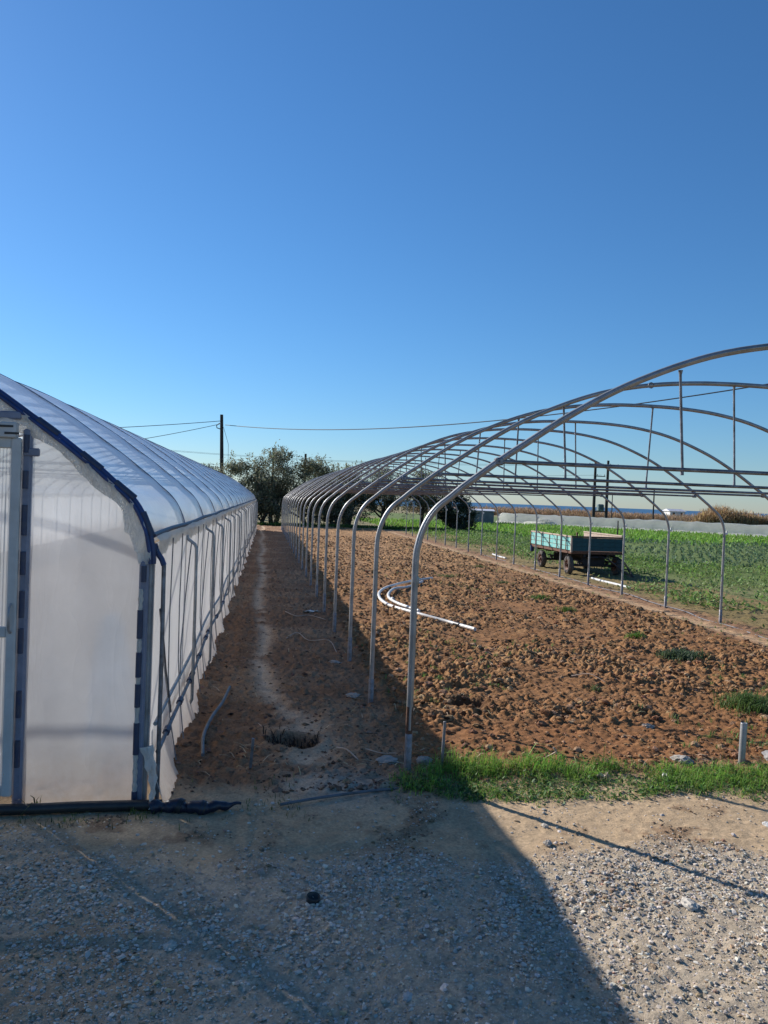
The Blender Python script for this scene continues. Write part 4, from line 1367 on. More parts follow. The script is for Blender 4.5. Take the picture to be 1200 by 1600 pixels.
# ------------------------------------------------------------------ farm trailer
def build_trailer():
    root = empty('farm_trailer', (8.0, 18.86, 0))
    root.rotation_euler = (0, 0, 0.0)
    tag(root, 'old two-axle farm trailer with faded turquoise drop sides and rusty wheels', 'trailer')
    Lx, Ly = 1.44, 2.98

    def board(name, p0, p1, zb, zt, mat, n=3, thick=.028, cap=None, tilt=0.0):
        """plank board between two ground points"""
        a, b = Vector((*p0, 0)), Vector((*p1, 0))
        d = (b - a); L = d.length; ang = math.atan2(d.y, d.x)
        h = (zt - zb) / n
        mb = MB(); mb.box((L / 2, 0, (zt - zb) / 2), (L, thick * .55, zt - zb - .02))
        o = mb.build(name, M['rust'] if mat != 'turq_shaded' else M['turq_shaded'], root)
        o.location = (a.x, a.y, zb); o.rotation_euler = (0, tilt, ang)
        mbp = MB(); mbp.box((L / 2, 0, h / 2), (L, thick, h - .012), bevel=.004)
        me = mbp.mesh('plank', M[mat])
        for i in range(n):
            c = link('plank', me, o); c.location = (0, 0, i * h)
        if cap:
            mb = MB(); mb.box((L / 2, 0, zt - zb + .018), (L + .02, thick + .03, .040), bevel=.006); mb.build('top_rail', M[cap], o)
        return o
    # bed
    mb = MB(); mb.box((Lx / 2, Ly / 2, .600), (Lx - .02, Ly - .02, .05), bevel=.006)
    mb.box((.02, Ly / 2, .590), (.05, Ly, .07)); mb.box((Lx - .02, Ly / 2, .590), (.05, Ly, .07)); mb.box((Lx / 2, .01, .592), (Lx, .045, .075))
    mb.build('bed', M['rust'], root)
    lb = board('side_board', (0, 0), (0, Ly), .635, .985, 'turq', cap='board_edge')
    for t in (.32, .62, .95, 1.5, 2.1, 2.6):
        mb = MB(); mb.box((t, .02, .17), (.035, .012, .36)); mb.build('strap', M['rust'], lb)
    rb = board('side_board', (Lx, .05), (Lx, Ly - .5), .635, 1.035, 'board_edge', cap='board_edge')
    board('front_board', (0.0, -.02), (Lx, -.02), .635, .985, 'turq_shaded', cap='iron')
    board('rear_board', (0.05, Ly + .02), (Lx - .55, Ly + .02), .635, .86, 'turq')
    for (x, y) in ((-.005, -.02), (Lx + .005, -.02), (-.005, Ly + .02), (Lx + .005, Ly + .02)):
        mb = MB(); mb.box((x, y, .80), (.045, .05, .42), bevel=.006); mb.build('corner_stake', M['board_edge'] if y < .1 and x < .1 else M['rust'], root)
    # chassis
    mb = MB()
    for x in (.40, Lx - .40): mb.box((x, Ly / 2, .52), (.06, Ly - .1, .10))
    for y in (.35, 1.1, 1.9, 2.6): mb.box((Lx / 2, y, .53), (Lx - .1, .06, .07))
    mb.build('chassis', M['iron'], root)
    # turntable and axles
    mb = MB(); mb.lathe([(.0, .44), (.30, .44), (.30, .50), (.24, .505), (.24, .46)], n=24, c=(Lx / 2, .30, 0)); mb.build('turntable', M['iron'], root)
    for y in (.22, 2.18):
        mb = MB(); mb.tube([(.10, y, .245), (Lx - .10, y, .245)], .035, 10); mb.box((Lx / 2, y, .36), (.62, .10, .18))
        for x in (.33, Lx - .33): mb.box((x, y, .36), (.07, .5, .03)); mb.box((x, y, .30), (.06, .09, .14))
        mb.build('axle', M['iron'], root)
    # wheels
    prof_t = [(.135, -.055), (.175, -.072), (.215, -.066), (.238, -.045), (.244, -.02), (.244, .02), (.238, .045), (.215, .066), (.175, .072), (.135, .055)]
    for (x, y) in ((.04, .22), (Lx - .06, .22), (.04, 2.18), (Lx - .06, 2.18)):
        mb = MB(); mb.lathe(prof_t, 'x', 28)
        for k in range(28):                                   # tread lugs
            a = 2 * math.pi * k / 28
            R = Matrix.Rotation(a, 3, 'X')
            mb.box(R @ Vector((.022 if k % 2 else -.022, 0, .244)), (.05, .022, .012), R)
        w = mb.build('wheel', M['tyre'], root)
        w.location = (x, y, .244); w.rotation_euler = (random.uniform(0, 3), 0, 0.0 if y > 1 else -.05)
        mb = MB(); mb.lathe([(.02, -.03), (.07, -.032), (.085, -.012), (.115, -.018), (.130, -.05), (.140, -.058), (.145, -.05), (.138, .0), (.138, .055), (.0, .02)], 'x', 24)
        rim = mb.build('rim', M['rim'], w)
        mb = MB(); mb.lathe([(.0, -.075), (.032, -.072), (.040, -.05), (.040, -.02)], 'x', 14)
        mb.build('hub', M['rust'], rim)
        for k in range(5):
            a = 2 * math.pi * k / 5
            mb = MB(); mb.lathe([(.0, -.045), (.010, -.044), (.011, -.028)], 'x', 6, c=(0, .062 * math.cos(a), .062 * math.sin(a))); mb.build('wheel_nut', M['iron'], rim)
    # drawbar: curved A-frame with rungs, resting on the ground in front
    cx = 1.02
    for s in (-1, 1):
        pts = catmull([(cx + .22 * s - .1, .25, .47), (cx + .20 * s, -.05, .50), (cx + .17 * s + .12, -.32, .40), (cx + .10 * s + .22, -.60, .20), (cx + .03 * s + .28, -.80, .08)], 5)
        mb = MB(); mb.tube(pts, .022, 8); mb.build('drawbar', M['iron'], root)
    for t, z, w in ((-.15, .46, .18), (-.36, .36, .16), (-.56, .225, .10)):
        xo = {-.15: .05, -.36: .135, -.56: .21}[t]
        mb = MB(); mb.tube([(cx + xo - w, t, z), (cx + xo + w, t, z)], .014, 7); mb.build('drawbar_rung', M['iron'], root)
    mb = MB(); mb.tube([(cx + .28 + .045 * math.cos(a * .524), -.84 + .045 * math.sin(a * .524), .07) for a in range(12)], .014, 7, closed=True); mb.build('tow_eye', M['iron'], root)
    # blue drum lashed at the rear corner, tool box under the bed
    mb = MB(); mb.box((.02, Ly - .02, .50), (.10, .10, .20), bevel=.02); mb.build('rear_fender', M['blue'], root)
    mb = MB(); mb.box((.62, 1.25, .42), (.50, .42, .20), bevel=.01); mb.build('tool_box', M['iron'], root)
    return root


build_trailer()

# ------------------------------------------------------------------ trees
def skeleton_tree(name, label, x, y, h, spread, seed, base=0.12, clumps=34, per=230, col=((0.15, 0.16, 0.105), (0.30, 0.305, 0.20)), leaf=(.20, .075), group=None, bare=0):
    global RNG
    rs = random.Random(seed)
    keep, RNG = RNG, np.random.default_rng(seed)
    root = empty(name, (x, y, -.1))
    tag(root, label, 'tree', group)
    mb = MB()
    ends = []
    for st in range(rs.choice([2, 3]) if base < .2 else 1):
        a0 = rs.uniform(0, 6.28)
        p = Vector((.18 * math.cos(a0), .18 * math.sin(a0), 0)); d = Vector((.22 * math.cos(a0), .22 * math.sin(a0), 1)).normalized()
        pts, rad = [p.copy()], [.16]
        hh = h * (base + .12)
        for k in range(4):
            d = (d + Vector((rs.uniform(-.2, .2), rs.uniform(-.2, .2), 0))).normalized()
            p = p + d * hh / 4; pts.append(p.copy()); rad.append(.15 - .02 * k)
        mb.tube(pts, rad, 8)
        for b in range(6):
            q = pts[rs.choice([2, 3, 4])].copy()
            aa = rs.uniform(0, 6.28); el = rs.uniform(.35, 1.2)
            dd = Vector((math.cos(aa) * math.cos(el), math.sin(aa) * math.cos(el), math.sin(el)))
            ln = h * rs.uniform(.28, .5)
            bp, br = [q.copy()], [.07]
            for k in range(5):
                dd = (dd + Vector((rs.uniform(-.25, .25), rs.uniform(-.25, .25), rs.uniform(-.05, .22)))).normalized()
                q = q + dd * ln / 5; bp.append(q.copy()); br.append(.062 - .011 * k)
                if k > 1: ends.append(q.copy())
                if k in (1, 3):
                    d3 = (dd + Vector((rs.uniform(-1, 1), rs.uniform(-1, 1), rs.uniform(-.2, .7)))).normalized()
                    e2 = q + d3 * ln * rs.uniform(.25, .45)
                    mb.tube([q, (q + e2) / 2 + Vector((0, 0, .05)), e2], [.03, .02, .008], 5); ends.append(e2)
            mb.tube(bp, br, 6)
    mb.build('trunk', M['bark'], root)
    # clumps: at limb ends plus a rough shell, uneven outline
    rs.shuffle(ends)
    C = list(ends[:int(clumps * .35)])
    while len(C) < clumps:
        a = rs.uniform(0, 6.28); t = rs.uniform(0.0, 1) ** .8
        rr = spread * (0.35 + .65 * math.sin(math.pi * min(1, .22 + t * .74))) * math.sqrt(rs.uniform(.05, 1.0))
        C.append(Vector((rr * math.cos(a), rr * math.sin(a), h * (base + (1 - base) * t * rs.uniform(.86, .98)))))
    V, F, Cc = [], [], []
    parts = []
    for c in C:
        if c.z > h: c.z = h * rs.uniform(.85, 1)
        s = spread * rs.uniform(.07, .17)
        n = int(per * .75 * rs.uniform(.3, 1.3))
        P = np.array(c)[None] + RNG.normal(0, 1, (n, 3)) * np.array([s, s, s * .8])
        P[:, 2] = np.clip(P[:, 2], .05, None)
        mixv = rs.uniform(0, 1)
        cc = np.array(col[0]) * (1 - mixv) + np.array(col[1]) * mixv
        parts.append(leaves(P, RNG.uniform(.6, 1.3, n) * leaf[0], RNG.uniform(.7, 1.3, n) * leaf[1], tint(cc, n, .25, .06), up=.3))
    # thin shoots standing out of the top
    for _ in range(12):
        a = rs.uniform(0, 6.28); rr = spread * rs.uniform(0, .7)
        b = np.array([rr * math.cos(a), rr * math.sin(a), h * rs.uniform(.8, .95)])
        n = 26
        t = RNG.uniform(0, 1, n)[:, None]
        P = b + t * np.array([rs.uniform(-.15, .15), rs.uniform(-.15, .15), rs.uniform(.3, .55)]) + RNG.normal(0, .04, (n, 3))
        parts.append(leaves(P, RNG.uniform(.5, 1.1, n) * leaf[0], RNG.uniform(.6, 1.1, n) * leaf[1], tint(col[1], n, .2, .06), up=.5))
    V, F, Cc = merge(parts)
    link('crown', np_mesh('crown', V, F, M['treeleaf'], Cc), root)
    RNG = keep
    return root


TG = 'trees beyond the end of the tunnels'
skeleton_tree('olive_tree', 'tallest dark olive tree seen in the gap between the two tunnels', 0.75, 48.2, 4.75, 2.1, 21, clumps=95, per=230, group=TG)
skeleton_tree('olive_tree', 'loose grey-green olive tree beside the end of the greenhouse roof', -1.45, 48.8, 4.3, 1.8, 22, clumps=70, per=190, group=TG)
skeleton_tree('olive_tree', 'broad olive tree just right of the tallest one in the gap', 2.9, 48.8, 4.2, 2.0, 23, clumps=85, per=220, group=TG)
skeleton_tree('olive_tree', 'grey-green olive tree rising over the end of the bare frame', 5.3, 49.0, 4.0, 2.0, 24, clumps=75, per=210, group=TG, col=((0.17, 0.175, 0.12), (0.31, 0.315, 0.21)))
skeleton_tree('olive_tree', 'dark olive tree seen through the middle of the frame', 7.9, 48.6, 3.7, 1.9, 25, base=.24, clumps=70, per=200, group=TG)
skeleton_tree('olive_tree', 'dark olive tree with bare lower branches seen through the frame bows', 10.2, 48.4, 3.75, 1.9, 26, base=.28, clumps=65, per=200, group=TG)
skeleton_tree('olive_tree', 'low dense dark bush-like tree at the right end of the tree row', 12.1, 46.6, 2.3, 1.3, 27, base=.05, clumps=60, per=220, col=((0.06, 0.07, 0.042), (0.12, 0.13, 0.08)), group=TG)
skeleton_tree('olive_tree', 'pale far olive tree behind the greenhouse roof by the wooden pole', -4.3, 60, 3.9, 1.5, 28, clumps=55, per=170, group=TG, col=((0.15, 0.155, 0.11), (0.25, 0.255, 0.18)))
skeleton_tree('olive_tree', 'second-row olive tree behind the gap between the tall ones', 3.9, 53.5, 4.0, 1.9, 29, clumps=70, per=190, group=TG)

skeleton_tree('olive_tree', 'low dark olive tree filling the gap beside the greenhouse end', -0.2, 46.9, 2.9, 1.5, 31, base=.03, clumps=60, per=200, group=TG)
skeleton_tree('olive_tree', 'low dark olive tree under the far end of the frame', 4.4, 47.2, 2.8, 1.6, 32, base=.05, clumps=60, per=200, group=TG)

# ------------------------------------------------------------------ far low tunnel, shed, reeds, house
def low_tunnel():
    A, B = Vector((23.2, 71.4, 0)), Vector((47.5, 47.4, 0))
    d = (B - A); L = d.length; ang = math.atan2(d.y, d.x)
    root = empty('low_tunnel', (A.x, A.y, -.08)); root.rotation_euler = (0, 0, ang)
    tag(root, 'long low tunnel under weathered white plastic film across the green field', 'low tunnel')
    n = 84; hw, H = 1.15, 0.98
    rows = []
    for i in range(n + 1):
        x = L * i / n
        sag = .05 * abs(math.sin(math.pi * i / 4)) * random.uniform(.3, 1.3) + .04 * random.uniform(-1, 1)
        row = []
        for j in range(15):
            t = math.pi * j / 14
            z = (H - sag * math.sin(t)) * math.sin(t) ** .75
            row.append((x, -hw * math.cos(t) + .05 * random.uniform(-1, 1), max(z, 0)))
        rows.append(row)
    mb = MB(); mb.grid(rows); mb.build('cover_film', M['film_far'], root)
    for i in range(0, n + 1, 4):
        mb = MB(); mb.tube([(L * i / n, -(hw - .08) * math.cos(math.pi * j / 14), (H - .10) * math.sin(math.pi * j / 14) ** .75) for j in range(15)], .022, 6)
        mb.build('hoop', M['galv_dark'], root)
    mb = MB()
    for s in (-1, 1):
        mb.grid([[(L * i / n, s * (hw + .02 + .02 * math.sin(i)), .20 + .04 * math.sin(i * 1.7)), (L * i / n, s * (hw + .18), .07), (L * i / n, s * (hw + .38 + .1 * math.sin(i * .9)), .035)] for i in range(n + 1)])
    mb.build('skirt_film', M['film_hem'], root)
    mb = MB()
    for xx in (-.02, L + .02):
        mb.grid([[(xx + (.25 * (1 - z / 6) if xx < 0 else 0) * -1, -hw * math.cos(math.pi * j / 12), (H * math.sin(math.pi * j / 12) ** .75) * z / 6) for z in range(7)] for j in range(13)])
    mb.build('end_flap', M['film_far'], root)


low_tunnel()


def crumpled(name, label, cat, loc, size, mat, seed):
    rs = np.random.default_rng(seed)
    v, f = ico(3)
    nz = fbm(v[:, 0] * 1.0 + 5, v[:, 1] + v[:, 2] * 1.7, 2.2, 3, seed)
    v = v * (0.65 + .7 * nz)[:, None] * np.array(size) / 2
    v[:, 2] = np.clip(v[:, 2], -.02, None)
    o = link(name, np_mesh(name, v, f, M[mat], None, False)); o.location = loc
    return tag(o, label, cat)


crumpled('plastic_heap', 'crumpled heap of white plastic film before the low tunnel', 'plastic heap', (25.7, 67.0, -.08), (3.6, 1.6, 1.1), 'film_far', 3)


def shed():
    root = empty('low_shed', (17.9, 67.5, -.08)); tag(root, 'low shed with pale side and dark grey end beside the dark bush', 'shed')
    W_, D_, H_ = 1.75, 2.6, 1.12
    root.rotation_euler = (0, 0, -.25)
    mb = MB(); mb.box((0, 0, H_ / 2), (W_ + 1.6, D_, H_), bevel=.02); mb.build('wall', M['shed_white'], root)
    mb = MB(); mb.box((1.85, -.05, H_ / 2 - .02), (2.1, D_ + .3, H_ - .03), bevel=.02); mb.build('end_cladding', M['shed_grey'], root)
    mb = MB(); mb.add([(-1.8, -1.6, H_), (3.0, -1.6, H_), (3.0, 1.6, H_ + .12), (-1.8, 1.6, H_ + .12), (-1.8, -1.6, H_ + .06), (3.0, -1.6, H_ + .06), (3.0, 1.6, H_ + .18), (-1.8, 1.6, H_ + .18)],
                      [(0, 3, 2, 1), (4, 5, 6, 7), (0, 1, 5, 4), (1, 2, 6, 5), (2, 3, 7, 6), (3, 0, 4, 7)])
    mb.build('roof', M['shed_white'], root)
    mb = MB(); mb.box((-.6, -D_ / 2 - .02, .5), (.7, .03, .95), bevel=.01); mb.build('door', M['shed_grey'], root)


shed()


def reeds(name, label, cx, cy, rx, ry, h, n, base, kind=None, cat='reeds'):
    a = RNG.uniform(0, 2 * np.pi, n); q = np.sqrt(RNG.uniform(0, 1, n))
    x, y = rx * q * np.cos(a), ry * q * np.sin(a)
    nz = fbm(x + cx, y + cy, .45, 3, 55)
    L = h * (0.55 + .65 * nz) * RNG.uniform(.7, 1.05, n) * (1 - .35 * q ** 3)
    P = np.stack([x, y, np.zeros(n)], -1)
    p1 = blades(P, L, RNG.uniform(.02, .045, n), tint(base, n, .25, .06), .3)
    i = RNG.integers(0, n, n)
    P2 = P[i] + np.stack([RNG.normal(0, .15, n), RNG.normal(0, .15, n), L[i] * RNG.uniform(.25, .85, n)], -1)
    p2 = blades(P2, RNG.uniform(.25, .6, n), RNG.uniform(.02, .05, n), tint(np.array(base) * 1.15, n, .25, .06), 1.1)
    V, F, C = merge([p1, p2])
    o = link(name, np_mesh(name, V, F, M['leaf'], C)); o.location = (cx, cy, -.1)
    tag(o, label, cat, kind=kind)


reeds('reed_thicket', 'tall tan reed thicket standing behind the low plastic tunnel', 50.2, 75.5, 4.2, 2.2, 3.0, 3600, (0.42, 0.285, 0.15))
reeds('reed_thicket', 'paler grey-tan reed thicket at the edge of the view', 57.0, 74.5, 4.5, 2.2, 2.7, 3000, (0.38, 0.30, 0.20))
reeds('reed_bed', 'far brown reed bed along the shore', 45.0, 118, 22, 5, 1.75, 6500, (0.34, 0.225, 0.13), 'stuff')
reeds('reed_bed', 'far brown reed bed beyond the pole pair', 82.0, 128, 20, 5, 1.5, 4000, (0.34, 0.24, 0.15), 'stuff')


def far_house():
    root = empty('white_house', (115.0, 200, -.2)); tag(root, 'tiny white house far off by the sea', 'house')
    mb = MB(); mb.box((0, 0, .8), (4.6, 4, 1.7)); mb.build('wall', M['plaster'], root)
    mb = MB(); mb.add([(-2.6, -2.3, 1.65), (2.6, -2.3, 1.65), (2.6, 2.3, 1.65), (-2.6, 2.3, 1.65), (-2.4, 0, 2.3), (2.4, 0, 2.3)], [(0, 1, 5, 4), (2, 3, 4, 5), (0, 4, 3), (1, 2, 5), (0, 3, 2, 1)]); mb.build('roof', M['shed_white'], root)
    for x in (-1.2, 1.2):
        mb = MB(); mb.box((x, -2.02, .9), (.7, .06, .8)); mb.build('window', M['iron'], root)


far_house()

# ------------------------------------------------------------------ poles and wires
def pole(label, x, y, h, r=.11, arms=(), group='utility poles', lean=0.0, mat='pole', steps=False):
    root = empty('utility_pole', (x, y, -.1)); root.rotation_euler = (0, lean, 0)
    tag(root, label, 'pole', group)
    mb = MB(); mb.tube([(0, 0, 0), (0, 0, h * .5), (0, 0, h)], [r * 1.2, r * 1.05, r * .85], 10); mb.build('shaft', M[mat], root)
    for (z, w, off) in arms:
        mb = MB(); mb.box((off, -r, z), (w, .09, .09)); a = mb.build('crossarm', M['iron'], root)
        k = max(2, int(w / .55))
        for i in range(k):
            px = off - w / 2 + .08 + (w - .16) * i / (k - 1)
            mb = MB(); mb.lathe([(.012, 0), (.012, .05), (.05, .06), (.035, .09), (.05, .10), (.035, .13), (.045, .14), (.0, .18)], n=8, c=(px, -r, z + .045)); mb.build('insulator', M['porcelain'], a)
    return root


p1 = pole('dark wooden pole rising behind the greenhouse roof', -2.55, 50, 6.9, .12, lean=-.035)
mb = MB(); mb.tube([(-.12, -.05, 6.35), (-.32, -.05, 6.20), (-.30, -.05, 6.05), (-.10, -.05, 5.98)], .03, 6); mb.build('bracket', M['iron'], p1)
mb = MB(); mb.tube([(.12, -.06, 6.1), (.42, -.06, 5.0), (.40, -.06, 3.6), (.16, -.06, 2.8)], .012, 5); mb.build('drop_cable', M['wire'], p1)
pole('thin pole standing behind the olive trees in the gap', 3.3, 62, 5.3, .11)
pole('pole with insulator head peeping over the tallest olive tree', 0.75, 64, 5.75, .10, arms=((5.35, .7, 0), (5.6, .35, 0)))
pole('pole of the transformer pair nearer the trailer', 35.55, 78.2, 6.8, .15, arms=((6.45, 2.2, .3), (5.25, 1.0, .6)), group='transformer pole pair')
hp = pole('pole of the transformer pair nearer the reeds', 37.0, 78.2, 7.0, .15, arms=((6.45, 1.9, .2),), group='transformer pole pair')
mb = MB(); mb.box((-.72, 0, 1.85), (.62, .5, .75), bevel=.05)
for i in range(6): mb.box((-.98 + i * .105, -.30, 1.85), (.03, .12, .55))
tr = mb.build('transformer_tank', M['transformer'], hp)
mb = MB(); mb.box((-.72, 0, 1.42), (1.5, .12, .1)); mb.build('platform', M['iron'], hp)
pole('slim dark post standing alone before the low tunnel', 38.6, 71.0, 4.0, .07, group='field posts')
pole('slim short stake in the green field behind the trailer', 20.35, 41.4, 1.15, .04, group='field posts')
pole('distant thin pole over the far reed bed', 52.0, 108, 4.2, .07, group='field posts')
pole('wooden pole carrying the cable at the edge of the field', 16.9, 20, 6.4, .12)


def wire(label, A, B, sag, r=.018, n=40):
    A, B = Vector(A), Vector(B)
    mb = MB()
    mb.tube([A.lerp(B, i / n) - Vector((0, 0, sag * 4 * (i / n) * (1 - i / n))) for i in range(n + 1)], r, 5)
    tag(mb.build('power_cable', M['wire'], None), label, 'cable', 'overhead cables')


wire('dark twisted cable sagging from the wooden pole over the bare frame', (-2.54, 50, 6.15), (16.9, 20, 6.1), .88, .022)
wire('upper cable running from the wooden pole behind the greenhouse roof', (-2.75, 50, 6.40), (-21, 40, 3.9), .25, .020)
wire('lower slack cable hanging from the wooden pole bracket to the roof', (-2.91, 50, 6.18), (-19, 42, 2.6), .45, .018)
for j, (zo, nm) in enumerate(((6.5, 'uppermost'), (6.4, 'middle'), (5.3, 'lowest'))):
    wire(nm + ' thin line strung from the transformer poles towards the far gap', (35.3 + j * .5, 78.2, zo), (-30, 88, zo + 1.0), 1.2, .012)

# ------------------------------------------------------------------ pipes, stakes, hoses, stones
def laid_tube(name, label, cat, pts, r, mat, group=None, lift=None, per=6):
    P = catmull([(p[0], p[1], (p[2] if len(p) > 2 else float(hz(p[0], p[1])[0]) + r)) for p in pts], per)
    mb = MB(); mb.tube(P, r, 10)
    o = mb.build(name, M[mat], None)
    return tag(o, label, cat, group)


def ends(name, o, p, d, r, mat):
    mb = MB(); d = Vector(d).normalized(); p = Vector(p)
    mb.tube([p - d * .06, p + d * .06], r, 10); mb.build(name, M[mat], o)


arc1 = [(x, y, float(max(hz(x + a, y + b)[0] for a in (-.05, 0, .05) for b in (-.15, 0, .15))) + .022) for x, y in ((3.72, 16.27), (3.11, 15.68), (2.47, 14.7), (2.08, 13.26), (2.07, 12.25), (2.36, 11.28), (2.72, 10.73), (2.95, 10.13))]
o = laid_tube('bent_pipe', 'outer bent white pipe lying on the tilled soil, longest of the two', 'pipe', arc1, .027, 'white_pvc', 'bent pipes on the soil')
ends('coupling', o, (2.80, 10.53, arc1[6][2]), (.35, -.9, 0), .034, 'black_pipe')
arc2 = [(x, y, float(max(hz(x + a, y + b)[0] for a in (-.05, 0, .05) for b in (-.15, 0, .15))) + .024) for x, y in ((3.39, 15.73), (2.95, 15.08), (2.50, 14.11), (2.21, 13.02), (2.24, 12.33), (2.45, 11.54))]
o = laid_tube('bent_pipe', 'inner bent white pipe nested inside the longer one on the soil', 'pipe', arc2, .026, 'white_pvc', 'bent pipes on the soil')
ends('coupling', o, (2.22, 12.6, arc2[3][2]), (0, 1, 0), .031, 'galv')
laid_tube('straight_pipe', 'straight white pipe lying by the right posts below the trailer', 'pipe', [(8.10, 17.75), (8.10, 17.1), (8.09, 16.4), (8.08, 15.75)], .030, 'white_pvc')
laid_tube('straight_pipe', 'short straight white pipe lying by the far right posts', 'pipe', [(7.86, 25.2), (7.83, 24.4), (7.8, 23.6)], .03, 'white_pvc')
laid_tube('irrigation_hose', 'grey curved hose lying on the path near the greenhouse skirt', 'hose', [(-.335, 5.16, .05), (-.36, 5.58, .05), (-.33, 6.0, .06), (-.27, 6.44, .06), (-.235, 6.98, .05)], .0125, 'grey_hose')
laid_tube('thin_hose', 'thin dark hose laid across the mouth of the path', 'hose', [(.16, 4.385, .018), (.30, 4.43, .022), (.47, 4.48, .024), (.70, 4.545, .022), (.92, 4.59, .018)], .0085, 'grey_hose')
laid_tube('drip_line', 'pale drip line along the feet of the right posts', 'hose', [(7.25, 8.6), (7.18, 9.7), (7.32, 10.8), (7.28, 11.6), (7.42, 12.4), (7.36, 13.4), (7.5, 14.6), (7.42, 15.8), (7.52, 17.2), (7.48, 19), (7.55, 22), (7.5, 25)], .009, 'rope')
laid_tube('black_pipe', 'thick black pipe along the foot of the greenhouse front', 'pipe', [(-4.2, 4.46, .035), (-2.6, 4.42, .034), (-1.33, 4.375, .033), (-.95, 4.385, .034), (-.50, 4.385, .034)], .030, 'black_pipe')


def film_roll():
    mb = MB()
    n = 40
    P = [(-.56 + .50 * t / n, 4.352 + .018 * math.sin(t * .2) + .012 * t / n, .030 + .006 * math.sin(t * .7)) for t in range(n + 1)]
    R = [(.034 + .010 * math.sin(t * .9) * math.sin(t * .33)) * (1 if t < 27 else max(.25, 1 - (t - 27) / 15)) for t in range(n + 1)]
    mb.tube(P, R, 12)
    o = mb.build('film_bundle', M['black_film'], None)
    tag(o, 'dark navy rolled film tapering out at the greenhouse corner', 'film roll')
    for (a, b) in ((12, .044), (22, .042)):
        mb = MB(); p, q = Vector(P[a]), Vector(P[a + 2]); mb.tube([p, q], b, 12); mb.build('tie', M['black_pipe'], o)


film_roll()


def stake(name, label, x, y, h, r, mat, lean=0.0, square=False):
    z = float(hz(x, y)[0])
    mb = MB()
    if square:
        mb.box((0, 0, h / 2 - .03), (r * 2, r * 2, h + .06), bevel=r * .2)
    else:
        n = 14
        mb.lathe([(r, -.08), (r, h - .004), (r * .94, h), (r * .80, h), (r * .80, h - .08), (0, h - .08)], n=n)
    o = mb.build(name, M[mat], None); o.location = (x, y, z); o.rotation_euler = (0, lean, 0)
    return tag(o, label, 'stake' if name != 'post_stub' else 'post', None)


s = stake('post_stub', 'cut-off steel post stub standing at the edge of the grass strip', 3.452, 4.945, .285, .0235, 'galv', .02)
mb = MB(); mb.box((0, -.004, .272), (.044, .010, .020)); mb.build('cap_lip', M['galv_dark'], s)
stake('marker_stake', 'thin metal stake in the grass beside the nearest frame post', 1.243, 4.93, .32, .0085, 'sleeve', .035, True)
stake('marker_stake', 'short dark stake in the path by the greenhouse hose', -.018, 4.985, .19, .0095, 'galv_dark', .06, True)


def rock(label, x, y, s, col=(0.42, 0.38, 0.33), flat=(1.2, 1, .6), mat='stone'):
    v, f = ico(2)
    sd = int(abs(x * 1000 + y * 77)) % 9999
    nz = fbm(v[:, 0] * 1.3 + sd, v[:, 1] * 1.3 + v[:, 2] * 2.1, 1.4, 3, sd % 97)
    v = v * (.55 + .75 * nz + .30 * np.random.default_rng(sd).uniform(0, 1, len(v)) ** 2)[:, None] * np.array(flat) * s
    c = np.repeat(np.array(col)[None], len(v), 0)
    o = link('rock', np_mesh('rock', v, f, M['stone'], c, False))
    o.location = (x, y, float(hz(x, y)[0]) + s * flat[2] * .35); o.rotation_euler = (0, 0, x * 7)
    return tag(o, label, 'rock', 'single stones')


rock('pale flat rock lying alone on the tilled soil', 3.17, 5.78, .042, (0.40, 0.32, 0.25), (1.5, .9, .55))
rock('grey concrete lump in the soil beside the cut-off stub', 3.02, 4.99, .05, (0.34, 0.31, 0.27), (1.4, 1, .6))
rock('pale crumbled concrete beyond the cut-off stub', 3.75, 5.02, .06, (0.32, 0.30, 0.28), (1.8, 1, .4))
rock('broken grey concrete at the foot of the nearest frame post', .90, 5.06, .055, (0.34, 0.30, 0.26), (1.3, 1, .45))
rock('small broken concrete between the nearest post and the thin stake', 1.15, 5.05, .05, (0.33, 0.29, 0.25), (1, 1, .5))
rock('whitish rubble at the foot of the second frame post', .86, 6.72, .045, (0.36, 0.32, 0.28), (1.3, 1, .4))
rock('pale rubble at the foot of the third frame post', .84, 8.2, .05, (0.34, 0.30, 0.26), (1.3, 1, .4))
rock('biggest grey stone in the sunlit gravel', 1.98, 3.16, .032, (0.50, 0.45, 0.38), (1.4, 1.1, .6))
rock('dark-sided stone at the top of the sunlit gravel', 1.55, 3.80, .020, (0.42, 0.37, 0.31), (1.1, 1, .8))
rock('grey stone lying alone on the sunlit dirt', 1.62, 4.02, .017, (0.46, 0.41, 0.34), (1.2, 1, .8))
rock('white stone at the edge of the sunlit dirt', 2.95, 3.95, .03, (0.45, 0.44, 0.42), (1.3, .9, .5))
rock('rounded white stone in the shaded gravel near the bottom', .58, 2.66, .016, (0.42, 0.40, 0.37), (1.2, 1, .7))
rock('grey stone in the shaded gravel below the greenhouse corner', -.30, 3.06, .022, (0.48, 0.43, 0.36), (1.4, 1, .6))
rock('rounded brown stone at the top of the shaded gravel', .05, 3.62, .018, (0.36, 0.30, 0.25), (1.1, 1, .8))


def twig(label, pts, r=.006):
    P = catmull([(x, y, float(hz(x, y)[0]) + z) for x, y, z in pts], 4)
    mb = MB(); mb.tube(P, [r * (1 - .5 * i / len(P)) for i in range(len(P))], 6)
    tag(mb.build('twig', M['board_edge'], None), label, 'twig', 'loose twigs')


